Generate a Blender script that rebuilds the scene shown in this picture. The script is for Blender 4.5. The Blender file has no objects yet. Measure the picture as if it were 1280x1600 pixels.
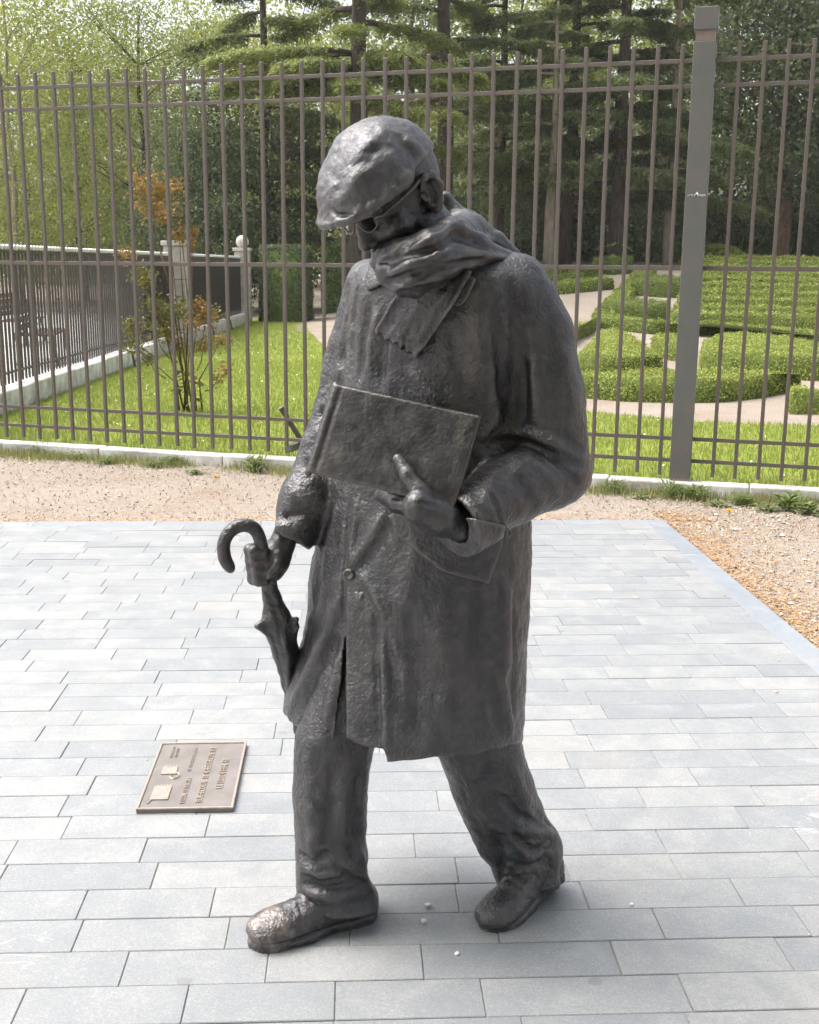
import bpy, bmesh, math, random
import numpy as np
from mathutils import Vector, Matrix

# ---------------------------------------------------------------- camera, world, sun, exposure
sc = bpy.context.scene
COL = sc.collection
CAM_H, FPX, PITCH, ROLL = 1.5, 1774.0, math.radians(12.3), 0.0077
cf = np.array([0, math.cos(PITCH), -math.sin(PITCH)])
cu0 = np.array([0, math.sin(PITCH), math.cos(PITCH)])
cr0 = np.array([1.0, 0, 0])
cr = cr0 * math.cos(ROLL) + cu0 * math.sin(ROLL)
cu = cu0 * math.cos(ROLL) - cr0 * math.sin(ROLL)
cam_data = bpy.data.cameras.new('camera')
cam_data.sensor_fit = 'HORIZONTAL'
cam_data.sensor_width = 36.0
cam_data.lens = 36.0 * FPX / 1280.0
cam_data.clip_start, cam_data.clip_end = 0.05, 2000.0
cam = bpy.data.objects.new('camera', cam_data)
COL.objects.link(cam)
cam.matrix_world = Matrix(((cr[0], cu[0], -cf[0], 0), (cr[1], cu[1], -cf[1], 0), (cr[2], cu[2], -cf[2], CAM_H), (0, 0, 0, 1)))
sc.camera = cam

SUN_ELEV, SUN_AZ = math.radians(60), math.radians(-75)     # azimuth from +Y towards +X
world = bpy.data.worlds.new('World')
sc.world = world
world.use_nodes = True
wn, wl = world.node_tree.nodes, world.node_tree.links
wn.clear()
w_out = wn.new('ShaderNodeOutputWorld')
w_bg = wn.new('ShaderNodeBackground')
w_sky = wn.new('ShaderNodeTexSky')
w_sky.sky_type = 'NISHITA'
w_sky.sun_disc = False
w_sky.sun_elevation = SUN_ELEV
w_sky.sun_rotation = SUN_AZ
w_sky.air_density, w_sky.dust_density, w_sky.ozone_density = 1.0, 6.0, 1.0
w_hsv = wn.new('ShaderNodeHueSaturation')
w_hsv.inputs['Saturation'].default_value = 0.35
w_bg.inputs['Strength'].default_value = 0.15
wl.new(w_sky.outputs[0], w_hsv.inputs['Color'])
wl.new(w_hsv.outputs[0], w_bg.inputs['Color'])
wl.new(w_bg.outputs[0], w_out.inputs['Surface'])

sun_data = bpy.data.lights.new('sun', 'SUN')
sun_data.energy = 1.5
sun_data.angle = math.radians(45)
sun_data.color = (1.0, 0.96, 0.9)
sun = bpy.data.objects.new('sun', sun_data)
COL.objects.link(sun)
sdir = Vector((math.sin(SUN_AZ) * math.cos(SUN_ELEV), math.cos(SUN_AZ) * math.cos(SUN_ELEV), math.sin(SUN_ELEV)))
sun.rotation_euler = sdir.to_track_quat('Z', 'Y').to_euler()
sun.location = sdir * 30

vs = sc.view_settings
vs.view_transform, vs.look, vs.gamma, vs.exposure = 'Standard', 'None', 1.0, 1.3
vs.use_curve_mapping = False

sc.cycles.max_bounces, sc.cycles.diffuse_bounces, sc.cycles.glossy_bounces, sc.cycles.transmission_bounces = 5, 2, 2, 2
sc.cycles.use_light_tree = False
sc.cycles.use_adaptive_sampling, sc.cycles.adaptive_threshold = True, 0.05

# ---------------------------------------------------------------- helpers
rng = np.random.default_rng(7)
random.seed(7)
CAMP = np.array([0, 0, CAM_H])

def ray(px, py):
    d = cf + cr * ((px - 640.0) / FPX) - cu * ((py - 800.0) / FPX)
    return d

def W(px, py, Y):                       # point of the view ray on the vertical plane y = Y
    d = ray(px, py)
    return CAMP + d * (Y / d[1])

def G0(px, py, z=0.0):                  # point of the view ray at height z
    d = ray(px, py)
    return CAMP + d * ((z - CAM_H) / d[2])

def pxy(X, Y, Z):                       # picture coordinates of world points
    a = X * cr[0] + Y * cr[1] + (Z - CAM_H) * cr[2]
    b = X * cu[0] + Y * cu[1] + (Z - CAM_H) * cu[2]
    c = X * cf[0] + Y * cf[1] + (Z - CAM_H) * cf[2]
    return 640 + FPX * a / c, 800 - FPX * b / c

def sstep(a, b, x):
    t = np.clip((x - a) / (b - a), 0, 1)
    return t * t * (3 - 2 * t)

def new_mesh(name, verts, faces):
    """faces: (n,3) or (n,4) int array"""
    verts = np.ascontiguousarray(verts, dtype=np.float32)
    faces = np.ascontiguousarray(faces, dtype=np.int32)
    me = bpy.data.meshes.new(name)
    n, k = faces.shape
    me.vertices.add(len(verts)); me.vertices.foreach_set('co', verts.ravel())
    me.loops.add(n * k); me.loops.foreach_set('vertex_index', faces.ravel())
    me.polygons.add(n)
    me.polygons.foreach_set('loop_start', np.arange(0, n * k, k, dtype=np.int32))
    me.update(calc_edges=True)
    return me

def smooth(me, on=True):
    me.polygons.foreach_set('use_smooth', np.full(len(me.polygons), on, dtype=bool))
    return me

def link(name, me, mat=None, parent=None, loc=None):
    o = bpy.data.objects.new(name, me)
    COL.objects.link(o)
    if mat is not None and me is not None and len(me.materials) == 0:
        me.materials.append(mat)
    if parent is not None:
        o.parent = parent
    if loc is not None:
        o.location = loc
    return o

def tag(o, label=None, cat=None, group=None, kind=None):
    if label: o['label'] = label
    if cat: o['category'] = cat
    if group: o['group'] = group
    if kind: o['kind'] = kind
    return o

def empty(name, loc, label=None, cat=None, group=None):
    o = bpy.data.objects.new(name, None)
    o.empty_display_size = 0.1
    COL.objects.link(o)
    o.location = loc
    return tag(o, label, cat, group)

class MB:                               # collects boxes, tubes, polygons into one mesh
    def __init__(s): s.v = []; s.f = []
    def add(s, v, f):
        b = len(s.v); s.v += [tuple(float(c) for c in p) for p in v]; s.f += [tuple(i + b for i in q) for q in f]
    def box(s, c, size, rot=None):
        x, y, z = [q / 2 for q in size]
        p = [Vector(q) for q in ((-x,-y,-z),(x,-y,-z),(x,y,-z),(-x,y,-z),(-x,-y,z),(x,-y,z),(x,y,z),(-x,y,z))]
        if rot is not None: p = [rot @ q for q in p]
        s.add([q + Vector(c) for q in p], [(0,3,2,1),(4,5,6,7),(0,1,5,4),(1,2,6,5),(2,3,7,6),(3,0,4,7)])
    def tube(s, pts, rad, n=8, caps=True):
        pts = [np.array(p, float) for p in pts]
        if not hasattr(rad, '__len__'): rad = [rad] * len(pts)
        b = len(s.v); ref = np.array([0.31, 0.22, 0.93])
        for i, p in enumerate(pts):
            t = pts[min(i + 1, len(pts) - 1)] - pts[max(i - 1, 0)]
            t = t / (np.linalg.norm(t) + 1e-9)
            a = np.cross(t, ref); a /= np.linalg.norm(a) + 1e-9
            c = np.cross(t, a)
            for k in range(n):
                w = 2 * math.pi * k / n
                s.v.append(tuple(p + rad[i] * (a * math.cos(w) + c * math.sin(w))))
        for i in range(len(pts) - 1):
            for k in range(n):
                k2 = (k + 1) % n
                s.f.append((b + i*n + k, b + i*n + k2, b + (i+1)*n + k2, b + (i+1)*n + k))
        if caps:
            s.f.append(tuple(b + k for k in range(n)))
            s.f.append(tuple(b + (len(pts)-1)*n + k for k in reversed(range(n))))
    def mesh(s, name, sm=False, bevel=0.0, seg=2):
        me = bpy.data.meshes.new(name)
        me.from_pydata(s.v, [], s.f)
        bm = bmesh.new(); bm.from_mesh(me)
        bmesh.ops.recalc_face_normals(bm, faces=bm.faces[:])
        if bevel > 0:
            bmesh.ops.bevel(bm, geom=bm.edges[:], offset=bevel, segments=seg, affect='EDGES', profile=0.5, clamp_overlap=True)
        bm.to_mesh(me); bm.free()
        if sm: smooth(me)
        return me

def box_mesh(name, size, bevel=0.0, seg=2, c=(0, 0, 0)):
    m = MB(); m.box(c, size); return m.mesh(name, False, bevel, seg)

# ---------------------------------------------------------------- materials
class NT:
    def __init__(s, name, rough=0.7, metal=0.0, spec=0.5):
        s.m = bpy.data.materials.new(name); s.m.use_nodes = True
        s.t = s.m.node_tree; s.n = s.t.nodes; s.l = s.t.links
        s.b = s.n['Principled BSDF']
        s.b.inputs['Roughness'].default_value = rough
        s.b.inputs['Metallic'].default_value = metal
        s.b.inputs['Specular IOR Level'].default_value = spec
        s.tc = s.n.new('ShaderNodeTexCoord')
        s.pos = s.tc.outputs['Object']
    def link(s, a, b): s.l.new(a, b)
    def noise(s, scale, detail=4, rough=0.55, vec=None, dist=0.0):
        n = s.n.new('ShaderNodeTexNoise')
        n.inputs['Scale'].default_value = scale; n.inputs['Detail'].default_value = detail
        n.inputs['Roughness'].default_value = rough; n.inputs['Distortion'].default_value = dist
        s.link(vec or s.pos, n.inputs['Vector']); return n.outputs['Fac']
    def voronoi(s, scale, feature='F1', vec=None, out='Distance'):
        n = s.n.new('ShaderNodeTexVoronoi'); n.feature = feature
        n.inputs['Scale'].default_value = scale
        s.link(vec or s.pos, n.inputs['Vector']); return n.outputs[out]
    def ramp(s, fac, stops, interp='LINEAR'):
        n = s.n.new('ShaderNodeValToRGB'); cr_ = n.color_ramp; cr_.interpolation = interp
        while len(cr_.elements) < len(stops): cr_.elements.new(0.5)
        for e, (p, c) in zip(cr_.elements, stops):
            e.position = p
            e.color = (c, c, c, 1) if not hasattr(c, '__len__') else (*c, 1)
        s.link(fac, n.inputs['Fac']); return n.outputs['Color']
    def mix(s, fac, a, b, mode='MIX'):
        n = s.n.new('ShaderNodeMix'); n.data_type = 'RGBA'; n.blend_type = mode
        if hasattr(fac, 'links'): s.link(fac, n.inputs[0])
        else: n.inputs[0].default_value = fac
        for v, i in ((a, 6), (b, 7)):
            if hasattr(v, 'links'): s.link(v, n.inputs[i])
            else: n.inputs[i].default_value = (*v, 1)
        return n.outputs[2]
    def math(s, op, a, b=0.0, c=None):
        n = s.n.new('ShaderNodeMath'); n.operation = op
        for i, v in enumerate((a, b, c)):
            if v is None: continue
            if hasattr(v, 'links'): s.link(v, n.inputs[i])
            else: n.inputs[i].default_value = v
        return n.outputs[0]
    def mapping(s, scale=(1, 1, 1), rot=(0, 0, 0), vec=None):
        n = s.n.new('ShaderNodeMapping'); n.inputs['Scale'].default_value = scale; n.inputs['Rotation'].default_value = rot
        s.link(vec or s.pos, n.inputs['Vector']); return n.outputs[0]
    def bump(s, h, strength=0.3, dist=0.01, normal=None):
        n = s.n.new('ShaderNodeBump'); n.inputs['Strength'].default_value = strength; n.inputs['Distance'].default_value = dist
        s.link(h, n.inputs['Height'])
        if normal is not None: s.link(normal, n.inputs['Normal'])
        return n.outputs['Normal']
    def rand(s):
        return s.n.new('ShaderNodeObjectInfo').outputs['Random']
    def color(s, c):
        if hasattr(c, 'links'): s.link(c, s.b.inputs['Base Color'])
        else: s.b.inputs['Base Color'].default_value = (*c, 1)
        return s
    def rough(s, c): s.link(c, s.b.inputs['Roughness']); return s
    def normal(s, c): s.link(c, s.b.inputs['Normal']); return s
# ================================================================ ground and terrain
def T(x, y):
    x = np.asarray(x, float); y = np.asarray(y, float)
    s = sstep(-2.6, .2, x)
    r = np.clip(y - 24.5, 0, 11.0); r = np.where(r < 2, r * r / 4, r - 1)
    far = sstep(38, 60, y) * 0.6
    return 0.142 * r * s + far - 0.014
def GT(px, py, up=0.0):                 # picture point -> terrain (+ up)
    d = ray(px, py)
    t = np.arange(1.5, 90, 0.02)
    P = CAMP + d[None] * t[:, None]
    k = np.where(P[:, 2] < T(P[:, 0], P[:, 1]) + up)[0]
    return P[k[0]] if len(k) else P[-1]

# gravel ground, one sheet to the horizon
xs = np.unique(np.concatenate([np.linspace(-600, -40, 8), np.linspace(-40, 40, 81), np.linspace(40, 600, 8)]))
ys = np.unique(np.concatenate([np.linspace(-300, -10, 6), np.linspace(-10, 70, 161), np.linspace(70, 900, 8)]))
GX, GY = np.meshgrid(xs, ys, indexing='ij')
GV = np.stack([GX, GY, T(GX, GY)], -1).reshape(-1, 3)
ny = len(ys); ii = np.arange((len(xs) - 1) * (ny - 1)); a_ = (ii // (ny - 1)) * ny + ii % (ny - 1)
m = NT('gravel', .95, 0, .2)
g1 = m.noise(1.1, 5, .6); g2 = m.noise(60, 4, .7); v1 = m.voronoi(95, out='Color')
sep = m.n.new('ShaderNodeSeparateColor'); m.link(v1, sep.inputs[0])
c = m.ramp(g1, [(.35, (.31, .262, .22)), (.55, (.275, .225, .182)), (.72, (.235, .17, .115))])
c = m.mix(m.ramp(sep.outputs[0], [(.2, 0.0), (1.0, .55)]), c, (.44, .385, .335))
c = m.mix(m.ramp(g2, [(.52, 0.0), (.66, .6)]), c, (.30, .235, .17))
m.color(c); m.normal(m.bump(m.math('ADD', m.voronoi(95), m.math('MULTIPLY', g2, .6)), .8, .012))
M_GRAVEL = m.m
tag(link('ground', new_mesh('ground', GV, np.stack([a_, a_ + ny, a_ + ny + 1, a_ + 1], 1)), M_GRAVEL), kind='structure')

# ---------------------------------------------------------------- paved platform, laid paver by paver
AL = math.radians(2.8)
eu = np.array([math.cos(AL), math.sin(AL), 0]); ev = np.array([-math.sin(AL), math.cos(AL), 0])
PC = np.array([1.537, 6.717, 0.0])      # outer far right corner
def paver_material(name, island, dark=False):
    m = NT(name, .42, 0, .5)
    if island:
        r = m.n.new('ShaderNodeNewGeometry').outputs['Random Per Island']
        pos = m.pos
    else:
        r = m.rand()
        nv = m.n.new('ShaderNodeVectorMath'); nv.operation = 'ADD'
        cmb = m.n.new('ShaderNodeCombineXYZ'); m.link(m.math('MULTIPLY', r, 37.0), cmb.inputs[0]); m.link(m.math('MULTIPLY', r, 91.0), cmb.inputs[1])
        m.link(m.pos, nv.inputs[0]); m.link(cmb.outputs[0], nv.inputs[1]); pos = nv.outputs[0]
    if dark: st = [(0, (.22, .24, .27)), (1, (.28, .30, .33))]
    else: st = [(0, (.222, .231, .241)), (.2, (.246, .254, .262)), (.6, (.270, .275, .279)), (.85, (.296, .297, .294)), (1, (.228, .238, .248))]
    c = m.ramp(r, st)
    sp = m.noise(230, 4, .75, pos); cl = m.noise(7, 6, .62, pos, .4)
    c = m.mix(m.ramp(sp, [(.30, .6), (.47, 0.0)]), c, (.13, .14, .15))
    c = m.mix(m.ramp(sp, [(.54, 0.0), (.74, .55)]), c, (.56, .57, .58))
    c = m.mix(m.ramp(cl, [(.34, .45), (.52, 0.0)]), c, (.185, .205, .225))
    c = m.mix(m.ramp(cl, [(.54, 0.0), (.70, .35)]), c, (.38, .385, .385))
    # pale veins, warm stains and dark gum spots in world space
    wp = m.n.new('ShaderNodeNewGeometry').outputs['Position']
    vein = m.noise(2.2, 3, .5, m.mapping((1.0, 2.6, 1), (0, 0, .5), wp), 1.2)
    c = m.mix(m.math('MULTIPLY', m.ramp(vein, [(.494, 0.0), (.5, .35), (.506, 0.0)]), m.ramp(m.noise(1.1, 2, .5, wp), [(.55, 0.0), (.65, 1.0)])), c, (.66, .66, .65))
    st2 = m.noise(1.7, 4, .6, wp)
    c = m.mix(m.ramp(st2, [(.58, 0.0), (.72, .22)]), c, (.40, .33, .26))
    gum = m.voronoi(3.3, 'F1', m.mapping((1, 1.3, 0), (0, 0, 0), wp))
    gum = m.math('ADD', gum, m.math('MULTIPLY', m.noise(40, 2, .5, wp), .02))
    c = m.mix(m.ramp(gum, [(.062, .5), (.075, 0.0)]), c, (.16, .155, .15))
    m.color(c)
    m.normal(m.bump(m.math('ADD', sp, m.math('MULTIPLY', cl, .8)), .25, .003))
    return m.m
M_PAV = paver_material('granite_paver', False); M_PAVI = paver_material('granite_paver_far', True); M_BORD = paver_material('granite_border', False, True)
m = NT('joint_sand', .95, 0, .2); m.color(m.ramp(m.noise(30, 4, .6), [(.36, (.17, .165, .16)), (.48, (.34, .32, .295)), (.66, (.42, .385, .34))])); M_JOINT = m.m
def quad_uv(u0, u1, v0, v1, z): return [PC + eu * u + ev * v + np.array([0, 0, z]) for u, v in ((u0, v0), (u1, v0), (u1, v1), (u0, v1))]
me = bpy.data.meshes.new('pavement')
bx = quad_uv(-14, -0.002, -16, -0.002, -.004) + quad_uv(-14, -0.002, -16, -0.002, -.05)
me.from_pydata([tuple(p) for p in bx], [], [(0, 1, 2, 3), (4, 7, 6, 5), (0, 4, 5, 1), (1, 5, 6, 2), (2, 6, 7, 3), (3, 7, 4, 0)])
pavement = tag(link('pavement', me, M_JOINT), kind='structure')
PH = 0.0
cand = []                               # (u centre, v centre, length, width, border)
rp = random.Random(3)
v = -0.118; row = 0
LENS = [.28, .31, .34, .34, .38, .43]
while v > -5.75:
    u = -0.118 - .03 * rp.randrange(3, 13)
    v0 = v - .128
    first = True; ur = -0.118
    while u > -5.2:
        if first:
            ln = ur - u
            if ln > .07: cand.append(((ur + u) / 2, (v + v0) / 2, ln, .128, False))
            first = False
        ln = rp.choice(LENS)
        cand.append((u - ln / 2, (v + v0) / 2, ln, .128, False)); u -= ln
    v = v0; row += 1
u = 0
while u > -5.2:
    ln = .62 if u == 0 else rp.choice([.55, .62, .7]); cand.append((u - ln / 2, -.059, ln, .118, True)); u -= ln
v = -.118
while v > -4.6:
    ln = rp.choice([.55, .62, .7]); cand.append((-.059, v - ln / 2, ln, .118, 'side')); v -= ln
def vis(u, v):
    p = PC + eu * u + ev * v
    if p[1] < 1.2: return -1
    x, y = pxy(p[0], p[1], p[2])
    if -60 < x < 1340 and 780 < y < 1690: return 1.0 / (p[1]**3)
    return -1
scored = []
for q in cand:
    k = max(vis(q[0] + du, q[1]) for du in (-q[2] / 2, 0, q[2] / 2))
    scored.append((k * q[2], q))
scored.sort(key=lambda t: -t[0])
inview = [q for k, q in scored if k > 0]
cache = {}
far_m = MB()
for n_, q in enumerate(inview + [q for k, q in scored if k <= 0]):
    u, v, ln, wd, bd = q
    p = PC + eu * u + ev * v
    gap = .0018
    dz = rp.uniform(-.0012, .0012); tilt = rp.uniform(-.0025, .0025)
    sx, sy = (ln - gap, wd - gap) if bd != 'side' else (wd - gap, ln - gap)
    if n_ < 300:
        key = (round(sx, 4), round(sy, 4), bool(bd))
        if key not in cache:
            cache[key] = box_mesh('paver', (sx, sy, .03), .0018, 1)
            cache[key].materials.append(M_BORD if bd else M_PAV)
        o = link('paver', cache[key], None, pavement)
        o.location = (p[0], p[1], PH - .015 + dz); o.rotation_euler = (tilt, tilt * .6, AL)
    else:
        far_m.box((p[0], p[1], PH - .015 + dz), (sx, sy, .03), Matrix.Rotation(AL, 3, 'Z'))
fm = far_m.mesh('distant_pavers'); tag(link('distant_pavers', fm, M_PAVI, pavement), kind='stuff')

# ---------------------------------------------------------------- iron fence with post
KA = np.array([-3.31501152, 9.0671649, 0]); KB = np.array([2.69227853, 7.31272126, 0])
fe = (KB - KA) / np.linalg.norm(KB - KA); fnn = np.array([-fe[1], fe[0], 0])
FANG = math.atan2(fe[1], fe[0])
FO0 = np.array([-3.359, 9.205, 0.0])    # s = 0 of the fence line
def FP(s, z=0.0, off=0.0): return FO0 + fe * s + fnn * off + np.array([0, 0, z])
RZ = Matrix.Rotation(FANG, 3, 'Z')
def iron_material(name, c0, c1, c2):
    m = NT(name, .5, .0, .5)
    n1 = m.noise(6, 5, .65); n2 = m.noise(40, 4, .6)
    c = m.ramp(n1, [(.38, c0), (.55, c1), (.70, c2)])
    c = m.mix(m.ramp(n2, [(.55, 0.0), (.75, .5)]), c, c2)
    m.color(c); m.normal(m.bump(n2, .25, .003)); return m.m
M_IRON = iron_material('fence_paint', (.105, .094, .080), (.115, .096, .080), (.140, .092, .072))
M_POST = iron_material('post_paint', (.105, .112, .102), (.118, .118, .108), (.150, .115, .100))
M_RUST = iron_material('rust_primer', (.17, .135, .115), (.19, .145, .12), (.22, .18, .155))
fence = empty('iron_fence', FP(2.7), 'tall brown iron picket fence on a white kerb behind the statue', 'fence')
FB = np.array(FP(2.7))
pk = box_mesh('picket', (.0245, .0245, 2.79), .003, 1)
s_list = [.2266 + .1536 * k for k in range(-22, 34)] + [5.649 + .1485 * k for k in range(-0, 7)]
for i, s in enumerate(s_list):
    o = link('picket', pk, M_IRON, fence)
    o.location = Vector(FP(s, 1.495 + rp.uniform(-.006, .006)) - FB); o.rotation_euler = (rp.uniform(-.002, .002), rp.uniform(-.003, .003), FANG)
for z in (2.785, 2.63, 1.49, .353, .202):
    for s0, s1 in ((-3.25, 5.37), (5.50, 6.75)):
        me = box_mesh('rail', (s1 - s0, .014, .026 if z != 1.49 else .03), .002, 1)
        o = link('rail', me, M_IRON, fence); o.location = Vector(FP((s0 + s1) / 2, z, -.002) - FB); o.rotation_euler = (0, 0, FANG)
post = link('post', box_mesh('post', (.138, .138, 2.80), .004, 2), M_POST, fence)
post.location = Vector(FP(5.434, 1.49, 0) - FB); post.rotation_euler = (0, 0, FANG)
def sub(name, me, mat, loc):
    o = link(name, me, mat, post); o.location = loc; return o
sub('post_neck', box_mesh('post_neck', (.122, .122, .10)), M_RUST, (0, 0, 1.43))
sub('post_cap', box_mesh('post_cap', (.146, .146, .135), .003, 1), M_POST, (0, 0, 1.535))
sub('post_foot', box_mesh('post_foot', (.130, .130, .14)), M_RUST, (0, 0, -1.455))
# brace behind the fence
m_ = MB()
m_.tube([FP(2.47, .44, .03) - FB, FP(2.60, .10, .22) - FB], .022, 8)
m_.box(Vector(FP(2.54, .13, .12) - FB), (.05, .26, .05), RZ)
link('brace', m_.mesh('brace'), M_IRON, fence)
# sticker on the post: white lettering with a black edge
def text_mesh(txt, size, depth):
    cu_ = bpy.data.curves.new('lettering', 'FONT'); cu_.body = txt; cu_.size = size; cu_.extrude = depth; cu_.align_x = 'CENTER'
    cu_.shear = .2; cu_.resolution_u = 3
    ob = bpy.data.objects.new('tmp', cu_); COL.objects.link(ob)
    dg = bpy.context.evaluated_depsgraph_get(); me = bpy.data.meshes.new_from_object(ob.evaluated_get(dg))
    bpy.data.objects.remove(ob); return me
m = NT('sticker_white', .5); m.color((.85, .85, .85)); M_WHITE = m.m
m = NT('sticker_black', .5); m.color((.03, .03, .03)); M_BLACK = m.m
zst = float(CAM_H + 0) ; dst = ray(1088, 305); tt = ((FP(5.434, 0, -.069) - CAMP) @ fnn) / (dst @ fnn); ps = CAMP + dst * tt
stk = link('sticker', box_mesh('sticker', (.124, .0016, .016)), M_BLACK, post)
stk.location = RZ.inverted() @ Vector(ps - FP(5.434, 1.49, 0))
tm = text_mesh('ATTLE  EMSER', .0185, .0004)
for vtx in tm.vertices: vtx.co.x *= 1.02
tri_v = len(tm.vertices)
lt = link('sticker_lettering', tm, M_WHITE, post); lt.location = Vector(stk.location) + Vector((0, -.0016, -.0065)); lt.rotation_euler = (math.pi / 2, 0, 0)
mk = MB(); mk.add([(-.012, 0, 0), (.012, 0, 0), (.002, 0, .017), (-.012, -.001, 0), (.012, -.001, 0), (.002, -.001, .017)], [(0, 1, 2), (3, 5, 4), (0, 3, 4, 1), (1, 4, 5, 2), (2, 5, 3, 0)])
mo = link('sticker_emblem', mk.mesh('sticker_emblem'), M_WHITE, post); mo.location = Vector(stk.location) + Vector((.004, -.0008, .006))

# white painted kerb under the fence, in lengths
m = NT('whitewash', .85, 0, .25)
c = m.ramp(m.noise(5, 5, .65), [(.36, (.38, .36, .33)), (.50, (.56, .54, .51)), (.62, (.72, .71, .69))])
c = m.mix(m.ramp(m.noise(22, 5, .7), [(.55, 0.0), (.72, .6)]), c, (.30, .27, .23)); m.color(c); m.normal(m.bump(m.noise(30, 5, .6), .4, .01)); M_WHITEWASH = m.m
kerb = tag(bpy.data.objects.new('kerb', None), kind='structure'); COL.objects.link(kerb)
s = -3.6
while s < 7.6:
    ln = rp.uniform(.85, 1.15)
    me = box_mesh('kerb_stone', (ln - .008, .14, .17), .010, 2)
    o = link('kerb_stone', me, M_WHITEWASH, kerb); o.location = Vector(FP(s + ln / 2, -.012 + rp.uniform(-.004, .004), -.065)); o.rotation_euler = (0, rp.uniform(-.003, .003), FANG + rp.uniform(-.004, .004)); s += ln

# ---------------------------------------------------------------- lawn, street
m = NT('lawn', .9, 0, .2)
c = m.ramp(m.noise(1.3, 5, .6), [(.35, (.21, .265, .045)), (.55, (.255, .31, .055)), (.72, (.33, .345, .09))])
c = m.mix(m.ramp(m.noise(120, 3, .7), [(.45, 0.0), (.75, .6)]), c, (.15, .20, .03)); m.color(c)
m.normal(m.bump(m.noise(150, 3, .6), .8, .02)); M_LAWN = m.m
lawn_px = [(1400, 672), (1280, 664), (1100, 658), (980, 648), (900, 640), (760, 612), (640, 585), (560, 562), (505, 540), (482, 515), (478, 498), (486, 482), (500, 470)]
lawn_pts = [G0(x, y)[:2] for x, y in lawn_px]
lawn_poly = [FP(7.6, 0, .075)[:2]] + lawn_pts + [np.array([-4.6, 38.0]), np.array([-4.30, 30.2]), np.array([-4.15, 9.3])]
lawn_poly = [tuple(float(c) for c in p) for p in lawn_poly]
me = bpy.data.meshes.new('lawn')
bm = bmesh.new(); vv = [bm.verts.new((x, y, -.008)) for x, y in lawn_poly]; f_ = bm.faces.new(vv); bmesh.ops.triangulate(bm, faces=[f_]); bmesh.ops.recalc_face_normals(bm, faces=bm.faces[:]); bm.to_mesh(me); bm.free()
tag(link('lawn', me, M_LAWN), kind='structure')
def in_poly(P, poly):
    inside = np.zeros(len(P), bool); n = len(poly)
    for i in range(n):
        (ax, ay), (bx_, by) = poly[i], poly[(i + 1) % n]
        cnd = ((ay <= P[:, 1]) & (by > P[:, 1])) | ((by <= P[:, 1]) & (ay > P[:, 1]))
        inside ^= cnd & (P[:, 0] < ax + (P[:, 1] - ay) / ((by - ay) or 1e-9) * (bx_ - ax))
    return inside
m = NT('street_paving', .9, 0, .3); m.color(m.ramp(m.noise(3, 5, .6), [(.35, (.33, .32, .31)), (.7, (.44, .43, .41))])); M_STREET = m.m
me = bpy.data.meshes.new('street'); me.from_pydata([(-30, 9.5, -.009), (-4.30, 9.5, -.009), (-4.34, 16, -.009), (-5.2, 40, -.009), (-30, 40, -.009)], [], [(0, 1, 2, 3, 4)])
tag(link('street', me, M_STREET), kind='structure')

# ---------------------------------------------------------------- side fence on a low wall, two stone pillars
SA, SB = np.array([-4.22, 9.4, 0]), np.array([-4.38, 30.2, 0])
SFL = np.linalg.norm(SB - SA); se = (SB - SA) / SFL; SANG = math.atan2(se[1], se[0]); RS = Matrix.Rotation(SANG, 3, 'Z')
sn = np.array([-se[1], se[0], 0])       # towards the street
def SP(s, z=0.0, off=0.0): return SA + se * s + sn * off + np.array([0, 0, z])
m = NT('old_stone', .9, 0, .25); c = m.ramp(m.noise(4, 5, .65), [(.35, (.36, .33, .29)), (.7, (.54, .51, .46))])
m.color(m.mix(m.ramp(m.noise(25, 4, .7), [(.55, 0.0), (.75, .5)]), c, (.26, .235, .20))); m.normal(m.bump(m.noise(30, 5), .4, .01)); M_STONE = m.m
M_SIDE = iron_material('side_fence_paint', (.055, .05, .045), (.065, .055, .05), (.085, .06, .05))
m = NT('galvanised', .4, .6); m.color((.62, .63, .64)); M_GALV = m.m
low = empty('low_wall', SP(10), 'low pale stone wall under the dark side fence left of the lawn', 'wall')
s = 0.0
while s < SFL - .1:
    ln = min(rp.uniform(1.3, 1.7), SFL - s)
    o = link('wall_block', box_mesh('wall_block', (ln - .012, .30, .24), .012, 1), M_WHITEWASH if s < 8 else M_STONE, low)
    o.location = Vector(SP(s + ln / 2, .10 + rp.uniform(-.006, .006), .0) - SP(10)); o.rotation_euler = (0, 0, SANG); s += ln
sf = empty('side_fence', SP(12), 'dark iron railing with silver knobs receding beside the lawn at left', 'fence')
SFB = SP(12)
pm = box_mesh('picket', (.022, .022, 1.40)); km = MB()
n = 10; prof = [(.0, .03), (.018, .024), (.026, .005), (.022, -.012), (.010, -.024)]
km.add([(r * math.cos(2*math.pi*k/n), r * math.sin(2*math.pi*k/n), z) for r, z in prof for k in range(n)], [(i*n+k, i*n+(k+1)%n, (i+1)*n+(k+1)%n, (i+1)*n+k) for i in range(len(prof)-1) for k in range(n)])
km = km.mesh('knob', True)
SH = 1.64
k = 0; s = .10
while s < SFL - .2:
    if abs(s - 11.9) > .28:
        o = link('picket', pm, M_SIDE, sf); o.location = Vector(SP(s, .92, .05) - SFB); o.rotation_euler = (0, 0, SANG)
        if k % 1 == 0:
            o = link('knob', km, M_GALV, sf); o.location = Vector(SP(s, SH + .01, .05) - SFB)
    s += .115; k += 1
for z in (.34, 1.50, 1.60):
    for s0, s1 in ((0, 11.65), (12.15, SFL - .1)):
        o = link('rail', box_mesh('rail', (s1 - s0, .035, .022)), M_SIDE, sf); o.location = Vector(SP((s0 + s1) / 2, z, .05) - SFB); o.rotation_euler = (0, 0, SANG)
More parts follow.
